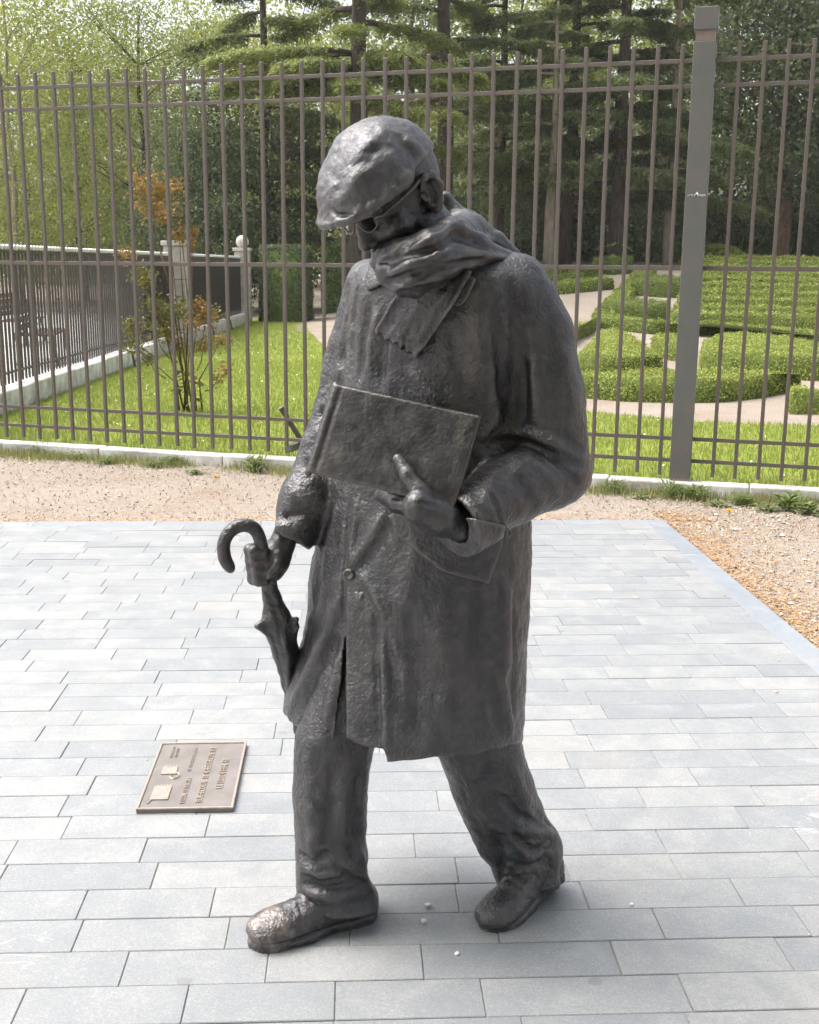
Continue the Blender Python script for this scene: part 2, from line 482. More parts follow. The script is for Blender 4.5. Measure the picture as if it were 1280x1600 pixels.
# dark sheet fixed behind the railing on its far half
m = NT('dark_screen', .8, 0, .2); m.color(m.ramp(m.noise(8, 4), [(.3, (.050, .046, .044)), (.7, (.066, .060, .056))])); M_SCREEN = m.m
for s0, s1 in ((9.3, 11.65), (12.15, SFL - .1)):
    o = link('screen_panel', box_mesh('screen_panel', (s1 - s0, .006, 1.16)), M_SCREEN, sf); o.location = Vector(SP((s0 + s1) / 2, .92, .085) - SFB); o.rotation_euler = (0, 0, SANG)
for s in (7.3, 10.5, 14.5, 17.0):
    m_ = MB(); m_.tube([SP(s, .32, .04) - SFB, SP(s, .22, -.20) - SFB, SP(s, .0, -.24) - SFB], .02, 6); link('stay', m_.mesh('stay'), M_SIDE, sf)
def pillar(s, ball, label):
    t = empty('stone_pillar', SP(s), label, 'pillar', 'stone pillars of the side fence')
    z = 0.0; i = 0
    while z < 1.66:
        h = .30; w = .38
        o = link('block', box_mesh('block', (w, w, h - .008), .010, 1), M_STONE, t); o.location = (0, 0, z + h / 2); o.rotation_euler = (0, 0, SANG); z += h; i += 1
    o = link('capital', box_mesh('capital', (.46, .46, .09), .015, 2), M_STONE, t); o.location = (0, 0, z + .045); o.rotation_euler = (0, 0, SANG)
    if ball:
        bm = bmesh.new(); bmesh.ops.create_uvsphere(bm, u_segments=20, v_segments=12, radius=.17); me = bpy.data.meshes.new('ball_finial'); bm.to_mesh(me); bm.free(); smooth(me)
        o = link('ball_finial', me, M_STONE, t); o.location = (0, 0, z + .09 + .15)
pillar(11.9, False, 'pale stone block pillar in the middle of the dark side fence')
pillar(SFL, True, 'stone pillar with ball finial at the far end of the side fence')

# bench and litter bin out on the street, seen through the railing
def park_bench(loc, rz, label):
    t = empty('park_bench', loc, label, 'bench', 'benches on the street'); t.rotation_euler = (0, 0, rz)
    m = NT('bench_wood', .7); m.color(m.ramp(m.noise(9, 4), [(.3, (.11, .055, .035)), (.7, (.16, .085, .055))])); mw = m.m
    sm_ = box_mesh('slat', (1.7, .085, .03), .004, 1)
    for i in range(4):
        o = link('slat', sm_, mw, t); o.location = (0, -.2 + .11 * i, .45)
    for i in range(4):
        o = link('slat', sm_, mw, t); o.location = (0, .22 + .03 * i, .56 + .105 * i); o.rotation_euler = (math.radians(75), 0, 0)
    for x in (-.7, .7):
        for y0, y1, z in ((-.22, -.26, .43), (.24, .30, .43)):
            m_ = MB(); m_.tube([(x, y0, z), (x, y1, 0)], .025, 6); link('leg', m_.mesh('leg'), M_SIDE, t)
        m_ = MB(); m_.tube([(x, .22, .43), (x, .34, .92)], .022, 6); link('back_support', m_.mesh('back_support'), M_SIDE, t)
park_bench((-5.6, 17.5, 0), math.radians(100), 'nearer dark wooden bench seen through the side railing')
park_bench((-7.3, 21.5, 0), math.radians(95), 'farther dark wooden bench seen through the side railing')

# ---------------------------------------------------------------- plaque in the paving
pc = np.mean([[-.781, 3.356], [-.512, 3.371], [-.485, 2.918], [-.756, 2.906]], 0)
plq = empty('bronze_plaque', (pc[0], pc[1], PH), 'flat rectangular bronze plaque with raised lettering set on the paving', 'plaque'); plq.rotation_euler = (0, 0, math.radians(3.2))
m = NT('plaque_bronze', .45, .3); n1 = m.noise(14, 4); c = m.ramp(n1, [(.3, (.185, .165, .152)), (.7, (.25, .225, .21))]); m.color(c); m.normal(m.bump(m.noise(160, 3), .25, .002)); M_PLQ = m.m
m = NT('plaque_relief', .35, .6); m.color(m.ramp(m.noise(60, 3), [(.3, (.40, .33, .27)), (.7, (.54, .46, .39))])); M_RLF = m.m
link('plate', box_mesh('plate', (.268, .448, .012), .002, 1, (0, 0, .006)), M_PLQ, plq)
m_ = MB()
for cx, cy, sx, sy in ((0, .221, .270, .007), (0, -.221, .270, .007), (-.1315, 0, .007, .436), (.1315, 0, .007, .436)): m_.box((cx, cy, .0135), (sx, sy, .005))
link('rim', m_.mesh('rim', False, .001, 1), M_RLF, plq)
rl = random.Random(12)
def glyph_row(x, y0, y1, h, gapy=.0):
    """a row of raised letter strokes that runs away from the viewer, heads to the left"""
    m_ = MB(); y = y0
    while y < y1:
        w = h * rl.uniform(.55, .8)
        if rl.random() < .13: y += w * .7; continue
        kind = rl.randrange(5); z = .0138; t_ = h * .16; hh = .0022
        def bar(xx, yy, lx, ly): m_.box((xx, yy, z - .0005), (lx, ly, hh + .001))
        bar(x, y, h, t_)
        if kind in (0, 1): bar(x, y + w * .7, h, t_)
        if kind in (0, 2, 3): bar(x - h / 2 + t_ / 2, y + w * .35, t_, w * .7)
        if kind in (1, 2): bar(x, y + w * .35, t_, w * .7)
        if kind in (2, 3, 4): bar(x + h / 2 - t_ / 2, y + w * .35, t_, w * .7)
        y += w
    return m_
for x, y0, y1, h in ((-.012, -.19, -.02, .013), (-.020, .02, .185, .009), (.034, -.185, .185, .017), (.082, -.10, .11, .019), (-.088, .12, .19, .008), (-.074, .12, .18, .007)):
    link('lettering', glyph_row(x, y0, y1, h).mesh('lettering'), M_RLF, plq)
m_ = MB(); m_.box((-.080, -.125, .0135), (.050, .085, .004)); m_.tube([(-.108, -.19, .0135), (-.10, -.165, .0135), (-.09, -.165, .0135)], .002, 6)
for i in range(5): m_.box((-.096 + i * .009, -.078, .0135), (.004, .008, .004))
link('emblem', m_.mesh('emblem'), M_RLF, plq)
m_ = MB(); m_.box((-.078, .022, .0135), (.044, .050, .004)); m_.tube([(-.058 + .014 * math.cos(a), -.012 + .02 * math.sin(a), .0135) for a in np.linspace(0, 6.283, 17)], .002, 6, False)
for i in range(4): m_.box((-.092 + i * .010, .052, .0135), (.004, .008, .004))
link('emblem', m_.mesh('emblem'), M_RLF, plq)
# pale pebbles by the feet
m = NT('pebble', .8); m.color((.68, .66, .63)); M_PEB = m.m
for (x, y, r, lab) in ((668, 1417, .009, 'larger white pebble between the two shoes, the upper one'), (662, 1442, .008, 'white pebble just below the upper pebble between the shoes'), (714, 1492, .006, 'tiny white pebble on the paving below and left of the rear shoe'), (987, 1415, .006, 'tiny white pebble on the paving right of the rear shoe')):
    bm = bmesh.new(); bmesh.ops.create_icosphere(bm, subdivisions=1, radius=r)
    for q in bm.verts: q.co = q.co * rl.uniform(.7, 1.15); q.co.z *= .75
    me = bpy.data.meshes.new('pebble'); bm.to_mesh(me); bm.free()
    p = G0(x, y, PH); tag(link('pebble', me, M_PEB, None, (p[0], p[1], PH + r * .55)), lab, 'pebble', 'pebbles on the paving')
# ================================================================ bronze statue (implicit surfaces -> surface nets)
def vnoise(shape_pts, scale, seed):
    """smooth value noise at open-mesh coordinates X,Y,Z"""
    X, Y, Z = shape_pts
    r = np.random.default_rng(seed)
    lat = r.uniform(-1, 1, (64, 64, 64)).astype(np.float32)
    def ax(a):
        q = a / scale + 1000.0
        i = np.floor(q).astype(np.int32); f = (q - i).astype(np.float32); f = f * f * (3 - 2 * f)
        return i & 63, (i + 1) & 63, f
    x0, x1, fx = ax(X); y0, y1, fy = ax(Y); z0, z1, fz = ax(Z)
    def L(a, b, c): return lat[a, b, c]
    c00 = L(x0,y0,z0)*(1-fx)+L(x1,y0,z0)*fx; c10 = L(x0,y1,z0)*(1-fx)+L(x1,y1,z0)*fx
    c01 = L(x0,y0,z1)*(1-fx)+L(x1,y0,z1)*fx; c11 = L(x0,y1,z1)*(1-fx)+L(x1,y1,z1)*fx
    return (c00*(1-fy)+c10*fy)*(1-fz) + (c01*(1-fy)+c11*fy)*fz

def smin(a, b, k):
    if k <= 0: return np.minimum(a, b)
    h = np.maximum(k - np.abs(a - b), 0) / k
    return np.minimum(a, b) - h * h * k * 0.25

def smax(a, b, k): return -smin(-a, -b, k)

class Field:
    def __init__(s, lo, hi, h, fill=0.2):
        s.lo = np.array(lo, float); s.h = h
        n = np.ceil((np.array(hi) - s.lo) / h).astype(int) + 1
        s.ax = [(s.lo[i] + h * np.arange(n[i])).astype(np.float32) for i in range(3)]
        s.d = np.full(n, fill, np.float32)
    def win(s, lo, hi):
        sl = []
        for i in range(3):
            a = int(np.clip(math.floor((lo[i] - s.lo[i]) / s.h), 0, len(s.ax[i]) - 1))
            b = int(np.clip(math.ceil((hi[i] - s.lo[i]) / s.h) + 1, a + 1, len(s.ax[i])))
            sl.append(slice(a, b))
        g = (s.ax[0][sl[0]][:, None, None], s.ax[1][sl[1]][None, :, None], s.ax[2][sl[2]][None, None, :])
        return tuple(sl), g
    def all(s): return s.win(s.lo, s.lo + s.h * np.array(s.d.shape))
    def union(s, fn, lo, hi, k=0.0, m=0.03):
        sl, g = s.win(np.array(lo) - m - k, np.array(hi) + m + k)
        s.d[sl] = smin(s.d[sl], fn(*g), k)
    def cut(s, fn, lo, hi, k=0.0, m=0.03):           # subtract
        sl, g = s.win(np.array(lo) - m - k, np.array(hi) + m + k)
        s.d[sl] = smax(s.d[sl], -fn(*g), k)
    def chain(s, pts, rad, k=0.02, cutit=False):
        pts = [np.array(p, float) for p in pts]
        if not hasattr(rad, '__len__'): rad = [rad] * len(pts)
        R = max(rad)
        lo = np.min(pts, 0) - R; hi = np.max(pts, 0) + R
        f = lambda X, Y, Z: chain_sdf(X, Y, Z, pts, rad)
        (s.cut if cutit else s.union)(f, lo, hi, k)
    def ell(s, c, r, M=None, k=0.02, cutit=False):
        R = max(r); c = np.array(c, float)
        f = lambda X, Y, Z: ell_sdf(X, Y, Z, c, r, M)
        (s.cut if cutit else s.union)(f, c - R, c + R, k)
    def stroke(s, pts, amp, width, both=False):
        """raise (amp>0) or groove (amp<0) the surface along a 3d polyline"""
        pts = [np.array(p, float) for p in pts if p is not None]
        if len(pts) < 2: return
        w = width * 2.6
        sl, g = s.win(np.min(pts, 0) - w, np.max(pts, 0) + w)
        best = None
        n = len(pts) - 1
        for i in range(n):
            a, b = pts[i], pts[i + 1]; ba = b - a; L2 = ba @ ba + 1e-12
            dx, dy, dz = g[0] - a[0], g[1] - a[1], g[2] - a[2]
            t = np.clip((dx * ba[0] + dy * ba[1] + dz * ba[2]) / L2, 0, 1)
            q = (dx - t * ba[0])**2 + (dy - t * ba[1])**2 + (dz - t * ba[2])**2
            u = (i + t) / n
            env = np.minimum(1, np.minimum(u, 1 - u) * 5 + 0.15)
            e = env * np.exp(-q / (width * width))
            best = e if best is None else np.maximum(best, e)
        s.d[sl] -= amp * best
    def hit(s, px, py, y0=1.8, y1=3.2):
        d = ray(px, py)
        Y = np.arange(y0, y1, 0.002)
        P = CAMP + d[None, :] * (Y / d[1])[:, None]
        ii = np.round((P - s.lo) / s.h).astype(int)
        ok = np.all((ii >= 0) & (ii < np.array(s.d.shape)), axis=1)
        if not ok.any(): return None
        P = P[ok]; ii = ii[ok]
        v = s.d[ii[:, 0], ii[:, 1], ii[:, 2]]
        w = np.where(v < 0)[0]
        return P[w[0]] if len(w) else None
    def line(s, pxs, amp, width):
        """stroke along the surface under a list of picture points"""
        out = []
        for (x0, y0_), (x1, y1_) in zip(pxs[:-1], pxs[1:]):
            n = max(2, int(math.hypot(x1 - x0, y1_ - y0_) / 18))
            for i in range(n):
                t = i / n; out.append(s.hit(x0 + (x1 - x0) * t, y0_ + (y1_ - y0_) * t))
        out.append(s.hit(*pxs[-1]))
        s.stroke(out, amp, width)
    def rough(s, amp, scale, seed):
        sl, g = s.all()
        s.d += amp * vnoise(g, scale, seed)
    def mesh(s, name, base=(0, 0, 0)):
        v, q = surface_nets(s.d, s.lo, s.h)
        return smooth(new_mesh(name, v - np.array(base), q))

def chain_sdf(X, Y, Z, pts, rad):
    out = None
    for a, b, ra, rb in zip(pts[:-1], pts[1:], rad[:-1], rad[1:]):
        ba = b - a; L2 = ba @ ba + 1e-12
        dx, dy, dz = X - a[0], Y - a[1], Z - a[2]
        t = np.clip((dx * ba[0] + dy * ba[1] + dz * ba[2]) / L2, 0, 1)
        q = np.sqrt((dx - t * ba[0])**2 + (dy - t * ba[1])**2 + (dz - t * ba[2])**2) - (ra + (rb - ra) * t)
        out = q if out is None else smin(out, q, 0.008)
    return out.astype(np.float32)

def ell_sdf(X, Y, Z, c, r, M=None):
    dx, dy, dz = X - c[0], Y - c[1], Z - c[2]
    if M is not None:                      # rows of M: local axes
        dx, dy, dz = (M[0][0]*dx + M[0][1]*dy + M[0][2]*dz, M[1][0]*dx + M[1][1]*dy + M[1][2]*dz, M[2][0]*dx + M[2][1]*dy + M[2][2]*dz)
    k0 = np.sqrt((dx/r[0])**2 + (dy/r[1])**2 + (dz/r[2])**2)
    k1 = np.sqrt((dx/r[0]**2)**2 + (dy/r[1]**2)**2 + (dz/r[2]**2)**2) + 1e-9
    return (k0 * (k0 - 1) / k1).astype(np.float32)

def box_sdf(X, Y, Z, c, M, half, rr=0.003):
    dx, dy, dz = X - c[0], Y - c[1], Z - c[2]
    q = [np.abs(M[i][0]*dx + M[i][1]*dy + M[i][2]*dz) - half[i] + rr for i in range(3)]
    o = np.sqrt(sum(np.maximum(a, 0)**2 for a in q))
    return (o + np.minimum(np.maximum(np.maximum(q[0], q[1]), q[2]), 0) - rr).astype(np.float32)

def surface_nets(d, lo, h):
    s = d < 0
    nx, ny, nz = d.shape
    cnt = np.zeros((nx-1, ny-1, nz-1), np.int8)
    for a in (0, 1):
        for b in (0, 1):
            for c in (0, 1):
                cnt += s[a:nx-1+a, b:ny-1+b, c:nz-1+c]
    ci = np.argwhere((cnt > 0) & (cnt < 8))
    idx = np.full(cnt.shape, -1, np.int32)
    idx[ci[:, 0], ci[:, 1], ci[:, 2]] = np.arange(len(ci))
    acc = np.zeros((len(ci), 3), np.float64); num = np.zeros(len(ci))
    cor = [(a, b, c) for a in (0, 1) for b in (0, 1) for c in (0, 1)]
    for p in cor:
        for ax in range(3):
            if p[ax] == 0:
                q = list(p); q[ax] = 1
                v0 = d[ci[:, 0]+p[0], ci[:, 1]+p[1], ci[:, 2]+p[2]]
                v1 = d[ci[:, 0]+q[0], ci[:, 1]+q[1], ci[:, 2]+q[2]]
                m = (v0 < 0) != (v1 < 0)
                t = np.where(m, v0 / np.where(m, v0 - v1, 1), 0)
                pos = np.zeros((len(ci), 3)) + np.array(p, float)
                pos[:, ax] = t
                acc[m] += pos[m]; num[m] += 1
    verts = lo + h * (ci + acc / np.maximum(num, 1)[:, None])
    quads = []
    for ax in range(3):
        o1, o2 = [(1, 2), (2, 0), (0, 1)][ax]
        sl0 = [slice(None)] * 3; sl1 = [slice(None)] * 3
        sl0[ax] = slice(0, -1); sl1[ax] = slice(1, None)
        e = s[tuple(sl0)] != s[tuple(sl1)]
        ei = np.argwhere(e)
        ok = (ei[:, o1] > 0) & (ei[:, o2] > 0) & (ei[:, o1] < d.shape[o1]-1) & (ei[:, o2] < d.shape[o2]-1)
        ei = ei[ok]
        def cell(da, db):
            c = ei.copy(); c[:, o1] -= da; c[:, o2] -= db
            return idx[c[:, 0], c[:, 1], c[:, 2]]
        q = np.stack([cell(1, 1), cell(0, 1), cell(0, 0), cell(1, 0)], 1)
        flip = ~s[ei[:, 0], ei[:, 1], ei[:, 2]]
        q[flip] = q[flip][:, ::-1]
        quads.append(q)
    quads = np.concatenate(quads)
    quads = quads[(quads >= 0).all(1)]
    return verts, quads

def poly_sdf(PX, PY, poly):
    d = None; inside = np.zeros(np.broadcast(PX, PY).shape, bool)
    n = len(poly)
    for i in range(n):
        (ax, ay), (bx, by) = poly[i], poly[(i + 1) % n]
        ex, ey = bx - ax, by - ay
        wx, wy = PX - ax, PY - ay
        t = np.clip((wx * ex + wy * ey) / (ex * ex + ey * ey + 1e-9), 0, 1)
        q = (wx - ex * t)**2 + (wy - ey * t)**2
        d = q if d is None else np.minimum(d, q)
        cond = ((ay <= PY) & (by > PY)) | ((by <= PY) & (ay > PY))
        xs = ax + (PY - ay) / (by - ay if by != ay else 1e-9) * ex
        inside ^= cond & (PX < xs)
    d = np.sqrt(d)
    return np.where(inside, -d, d)

def patch_mesh(name, field, poly, t, base, yfront=(1.9, 2.6), t_in=0.006, grow=None, rr=710.0, subtr=None):
    """a cloth flap: the layer just above a surface, cut to an outline"""
    xs = [p[0] for p in poly]; ys = [p[1] for p in poly]
    P = [W(x, y, Y) for x in (min(xs), max(xs)) for y in (min(ys), max(ys)) for Y in yfront]
    lo = np.min(P, 0) - 0.03; hi = np.max(P, 0) + 0.03
    sl, g = field.win(lo, hi)
    PX, PY = pxy(*g)
    pd = poly_sdf(PX, PY, poly) / rr
    tt = t if grow is None else t + grow(PX, PY)
    d = smax(np.maximum(field.d[sl] - tt, -(field.d[sl] + t_in)), pd, 0.003)
    d = np.maximum(d, g[1] - yfront[1])
    f = Field.__new__(Field)
    f.lo = field.lo + field.h * np.array([q.start for q in sl]); f.h = field.h; f.d = d.astype(np.float32)
    f.ax = [field.ax[i][sl[i]] for i in range(3)]
    return f

STATUE = G0(610, 1430); STATUE[2] = 0.0
YAW = math.radians(33)
Fd = np.array([-math.sin(YAW), -math.cos(YAW), 0]); Ld = np.array([math.cos(YAW), -math.sin(YAW), 0])

def interp_rows(rows, z):
    """rows sorted by z ascending: z, then values; monotone cubic-ish via numpy linear on smoothed samples"""
    zs = np.array([r[0] for r in rows]); out = []
    for j in range(1, len(rows[0])):
        v = np.array([r[j] for r in rows])
        m = np.gradient(v, zs)
        i = np.clip(np.searchsorted(zs, z) - 1, 0, len(zs) - 2)
        h = zs[i + 1] - zs[i]; t = np.clip((z - zs[i]) / h, 0, 1)
        out.append((2*t**3-3*t**2+1)*v[i] + (t**3-2*t**2+t)*h*m[i] + (-2*t**3+3*t**2)*v[i+1] + (t**3-t**2)*h*m[i+1])
    return out

# ---------------------------------------------------------------- coat
coat_rows_px = [  # picture row, left edge, right edge, axis depth, depth/width ratio
    (372, 655, 725, 2.480, 0.9), (390, 615, 765, 2.475, .80), (405, 588, 800, 2.47, .70), (420, 568, 825, 2.468, .66), (440, 556, 838, 2.465, .66),
    (480, 550, 838, 2.465, .68), (540, 545, 832, 2.475, .70), (620, 535, 825, 2.49, .72), (700, 522, 822, 2.50, .74), (780, 512, 822, 2.50, .76),
    (850, 500, 824, 2.50, .76), (900, 487, 822, 2.50, .76), (960, 482, 819, 2.50, .76), (1000, 476, 816, 2.50, .76), (1060, 458, 813, 2.50, .76),
    (1110, 446, 810, 2.50, .76), (1160, 440, 807, 2.50, .76), (1230, 436, 806, 2.50, .76)]
rows = []
for py, l, r, Y, ra in coat_rows_px:
    a, b = W(l, py, Y), W(r, py, Y)
    w = (b[0] - a[0]) / 2
    A = w / math.sqrt(math.cos(YAW)**2 + ra**2 * math.sin(YAW)**2)
    rows.append(((a[2] + b[2]) / 2, (a[0] + b[0]) / 2, Y, A, A * ra))
rows.sort()

def torso_sdf(X, Y, Z, shrink=0.0):
    cx, cy, A, B = interp_rows(rows, Z)
    dx, dy = X - cx, Y - cy
    u = dx * Ld[0] + dy * Ld[1]; v = dx * Fd[0] + dy * Fd[1]
    A = np.maximum(A - shrink, 0.01); B = np.maximum(B - shrink, 0.01)
    n = 2.25
    q = ((np.abs(u) / A)**n + (np.abs(v) / B)**n + 1e-9)**(1 / n)
    d = (q - 1) * np.minimum(A, B)
    return np.maximum(d, Z - rows[-1][0]).astype(np.float32)

CO = Field((-0.30, 2.05, 0.38), (0.42, 2.80, 1.60), 0.0045)
sl, g = CO.all()
ts = torso_sdf(*g)
CO.d = ts
# sleeves
RA = [W(580, 446, 2.585), W(555, 540, 2.60), W(540, 615, 2.595), W(512, 700, 2.56), W(480, 778, 2.52), W(446, 850, 2.485)]
RAr = [0.058, 0.060, 0.060, 0.060, 0.056, 0.052]
LA = [W(806, 446, 2.405), W(840, 520, 2.39), W(858, 620, 2.375), W(863, 700, 2.365), W(862, 738, 2.355)]
LAr = [0.066, 0.074, 0.076, 0.074, 0.072]
LB = [W(862, 738, 2.355), W(800, 764, 2.285), W(742, 800, 2.215), W(708, 822, 2.175)]
LBr = [0.072, 0.072, 0.063, 0.062]
CO.chain(RA[:-1], RAr[:-1], 0.03)
CO.chain(LA, LAr, 0.035)
def sleeve_end(P, R, i0):
    """last pieces of a sleeve: cut square at the cuff, hollow inside"""
    pts = P[i0:]; rad = R[i0:]
    ax = pts[-1] - pts[-2]; ax = ax / np.linalg.norm(ax)
    end = pts[-1] - ax * 0.012
    def f(X, Y, Z):
        d = chain_sdf(X, Y, Z, pts, rad)
        pl = (X - end[0]) * ax[0] + (Y - end[1]) * ax[1] + (Z - end[2]) * ax[2]
        hol = np.maximum(chain_sdf(X, Y, Z, [pts[-2], pts[-1] + ax * 0.1], [rad[-2] - .013, rad[-1] - .012]), -(pl + 0.05))
        return np.maximum(smax(d, pl, 0.004), -hol)
    CO.union(f, np.min(pts, 0) - 0.1, np.max(pts, 0) + 0.1, 0.028)
sleeve_end(RA, RAr, 4)
sleeve_end(LB, LBr, 0)
# elbow point of the bent sleeve
CO.ell(W(880, 742, 2.375), (0.058, 0.05, 0.05), None, 0.03)

# folds, drawn on the surface
for pts, amp, wd in [
    # chest
    ([(578, 470), (566, 540), (560, 598)], -.010, .010), ([(604, 500), (598, 560), (596, 600)], -.008, .010),
    ([(592, 480), (580, 540), (576, 596)], .007, .011), ([(548, 470), (536, 540), (528, 600)], .008, .013),
    ([(560, 440), (552, 500), (546, 590)], -.008, .012), ([(640, 575), (660, 600), (690, 630)], .004, .012),
    ([(700, 500), (715, 560), (725, 630)], -.005, .016), ([(740, 470), (755, 550), (765, 640)], .006, .018),
    ([(770, 470), (783, 540), (788, 640)], -.008, .014), ([(780, 640), (745, 690)], .008, .014),
    ([(808, 520), (806, 590), (800, 660)], -.015, .017), ([(822, 560), (822, 620), (818, 668)], -.009, .013),
    ([(795, 430), (800, 470), (806, 520)], -.006, .014),
    ([(835, 560), (838, 620), (846, 670)], .008, .016),
    # elbow crease
    ([(770, 690), (820, 690), (868, 712), (912, 728)], -.012, .010), ([(795, 676), (840, 682), (885, 698)], .010, .012),
    ([(838, 700), (880, 730), (908, 758)], -.008, .009), ([(812, 702), (850, 735), (880, 775)], .006, .013),
    ([(858, 650), (890, 690), (914, 708)], -.006, .014), ([(780, 720), (760, 770), (752, 800)], .005, .012),
    ([(800, 740), (830, 780), (850, 806)], -.005, .014), ([(880, 540), (893, 600), (900, 670)], .005, .022),
    ([(850, 470), (868, 540), (872, 600)], -.004, .02),
    ([(757, 756), (776, 790), (786, 826), (784, 852)], -.005, .005), ([(728, 772), (745, 800), (752, 840)], .003, .008),
    # right sleeve
    ([(500, 640), (520, 655), (545, 660)], -.008, .011), ([(490, 668), (515, 690), (535, 700)], .006, .012),
    ([(470, 720), (500, 735), (522, 735)], -.006, .012), ([(455, 765), (480, 780), (505, 775)], .005, .014),
    ([(425, 808), (455, 806), (492, 796)], -.009, .008), ([(428, 820), (460, 826), (488, 818)], .006, .009),
    ([(512, 540), (505, 590), (500, 625)], .005, .012),
    # belly, below folder
    ([(602, 800), (575, 845), (548, 884)], .012, .009), ([(614, 812), (588, 855), (558, 896)], -.008, .009),
    ([(560, 775), (552, 830), (546, 880)], .006, .006), ([(547, 770), (543, 850), (538, 900), (537, 985)], -.007, .006),
    ([(530, 780), (515, 850), (505, 900)], .005, .014), ([(655, 830), (640, 900), (630, 960)], .004, .018),
    # skirt
    ([(556, 905), (590, 960), (612, 1040), (625, 1110)], -.006, .012), ([(575, 905), (598, 960), (600, 1060), (603, 1185)], .007, .010),
    ([(588, 960), (590, 1060), (592, 1160)], -.007, .010),
    ([(640, 940), (650, 1040), (652, 1170)], -.006, .022), ([(690, 950), (702, 1060), (708, 1170)], .006, .026),
    ([(738, 920), (748, 1040), (752, 1165)], -.009, .026), ([(778, 1050), (792, 1100), (800, 1150)], .008, .012),
    ([(790, 900), (792, 1000), (786, 1080)], .007, .016), ([(802, 930), (804, 1030), (802, 1140)], -.004, .010),
    ([(760, 1040), (772, 1090), (782, 1150)], -.006, .014),
    ([(530, 930), (505, 1000), (470, 1075), (452, 1110)], .012, .014), ([(528, 985), (508, 1050), (478, 1118)], -.016, .018),
    ([(500, 900), (490, 960), (480, 1020)], -.004, .014), ([(532, 1010), (520, 1080), (508, 1140)], .009, .012),
    ]:
    CO.line(pts, amp * 1.35, wd)
# hollow skirt, so the hem is a real edge
sl, g = CO.all()
CO.d = np.maximum(CO.d, -np.maximum(CO.d + 0.013, g[2] - W(600, 930, 2.5)[2]))
# hem: cut along the lower edge seen in the picture; front vent
hem = [(400, 1096), (444, 1108), (452, 1127), (470, 1138), (495, 1150), (521, 1158), (531, 1140), (540, 1100), (541, 1153), (570, 1166), (601, 1170), (604, 1190), (640, 1188), (690, 1182), (740, 1181), (806, 1162), (900, 1150)]
sl, g = CO.win((-0.30, 2.05, 0.38), (0.42, 2.80, 0.70))
PX, PY = pxy(*g)
hx = np.array([p[0] for p in hem], float); hy = np.array([p[1] for p in hem], float)
back = sstep(2.50, 2.60, g[1])
HY = np.interp(PX, hx, hy) * (1 - back) + (1120 + 0 * PX) * back
CO.d[sl] = smax(CO.d[sl], (PY - HY) / 700.0, 0.004)
vent = [(541, 985), (541, 1200), (515, 1200), (523, 1150), (531, 1080)]
vd = np.maximum(poly_sdf(PX, PY, vent) / 700.0, g[1] - 2.52)
CO.d[sl] = smax(CO.d[sl], -vd, 0.003)
CO.rough(0.0022, 0.035, 1); CO.rough(0.0012, 0.014, 2)
# flaps lying on the coat
PF = patch_mesh('pocket_flap', CO, [(606, 806), (640, 790), (790, 820), (786, 850), (764, 913), (742, 908), (690, 893), (650, 862), (618, 836)], 0.010, STATUE, (2.0, 2.5))
PL = patch_mesh('placket', CO, [(541, 905), (575, 905), (598, 1168), (541, 1153)], 0.006, STATUE, (2.0, 2.5), grow=lambda a, b: -0.0085 * np.maximum(sstep(541, 590, a), sstep(960, 905, b)))
CR = patch_mesh('lapel', CO, [(735, 430), (745, 436), (727, 474), (718, 481), (700, 473), (708, 440)], 0.010, STATUE, (2.0, 2.5))
CL = patch_mesh('lapel', CO, [(578, 410), (604, 416), (606, 444), (592, 446), (574, 456), (570, 440)], 0.010, STATUE, (2.0, 2.7))
TL_ = patch_mesh('scarf_tail', CO, [(612, 440), (620, 458), (600, 492), (586, 514), (588, 524), (597, 522), (601, 533), (609, 527), (614, 540), (621, 533), (626, 547), (632, 539), (637, 554), (642, 545), (648, 561), (655, 552), (668, 538), (690, 505), (712, 470), (738, 424), (690, 400)], 0.020, STATUE, (2.0, 2.5),
                 grow=lambda a, b: 0.004 * np.sin((a + 0.55 * b) / 9.0) + 0.012 * sstep(520, 440, b))

for pts, amp, wd in [([(640, 470), (620, 510), (606, 528)], .006, .007), ([(668, 460), (645, 505), (628, 540)], -.005, .007),
                     ([(700, 450), (670, 500), (648, 545)], .006, .008), ([(715, 440), (690, 490), (665, 535)], -.004, .007), ([(626, 462), (604, 498), (592, 518)], -.004, .005)]:
    TL_.line(pts, amp, wd)
TL_.rough(0.002, 0.02, 91)

# ---------------------------------------------------------------- trousers
TR = Field((-0.27, 2.15, -0.02), (0.40, 2.75, 0.72), 0.0045)
TR.chain([W(575, 1020, 2.47), W(522, 1160, 2.42), W(516, 1240, 2.405), W(518, 1330, 2.40), W(520, 1385, 2.40), W(529, 1415, 2.40)], [.10, .089, .085, .081, .084, .097], 0.02)
TR.chain([W(690, 1020, 2.50), W(748, 1160, 2.50), W(772, 1235, 2.505), W(800, 1300, 2.52), W(822, 1340, 2.53), W(826, 1375, 2.515)], [.11, .098, .096, .092, .086, .078], 0.02)
TR.ell(W(838, 1318, 2.53), (.058, .06, .055), None, 0.03)
sl, g = TR.all()
PX, PY = pxy(*g)
hemt = np.interp(PX, [440, 470, 520, 570, 592, 600, 700, 770, 800, 840, 870, 900], [1400, 1407, 1420, 1416, 1408, 1400, 1368, 1374, 1384, 1380, 1372, 1366])
TR.d = smax(TR.d, (PY - hemt - 18) / 700.0, 0.006)
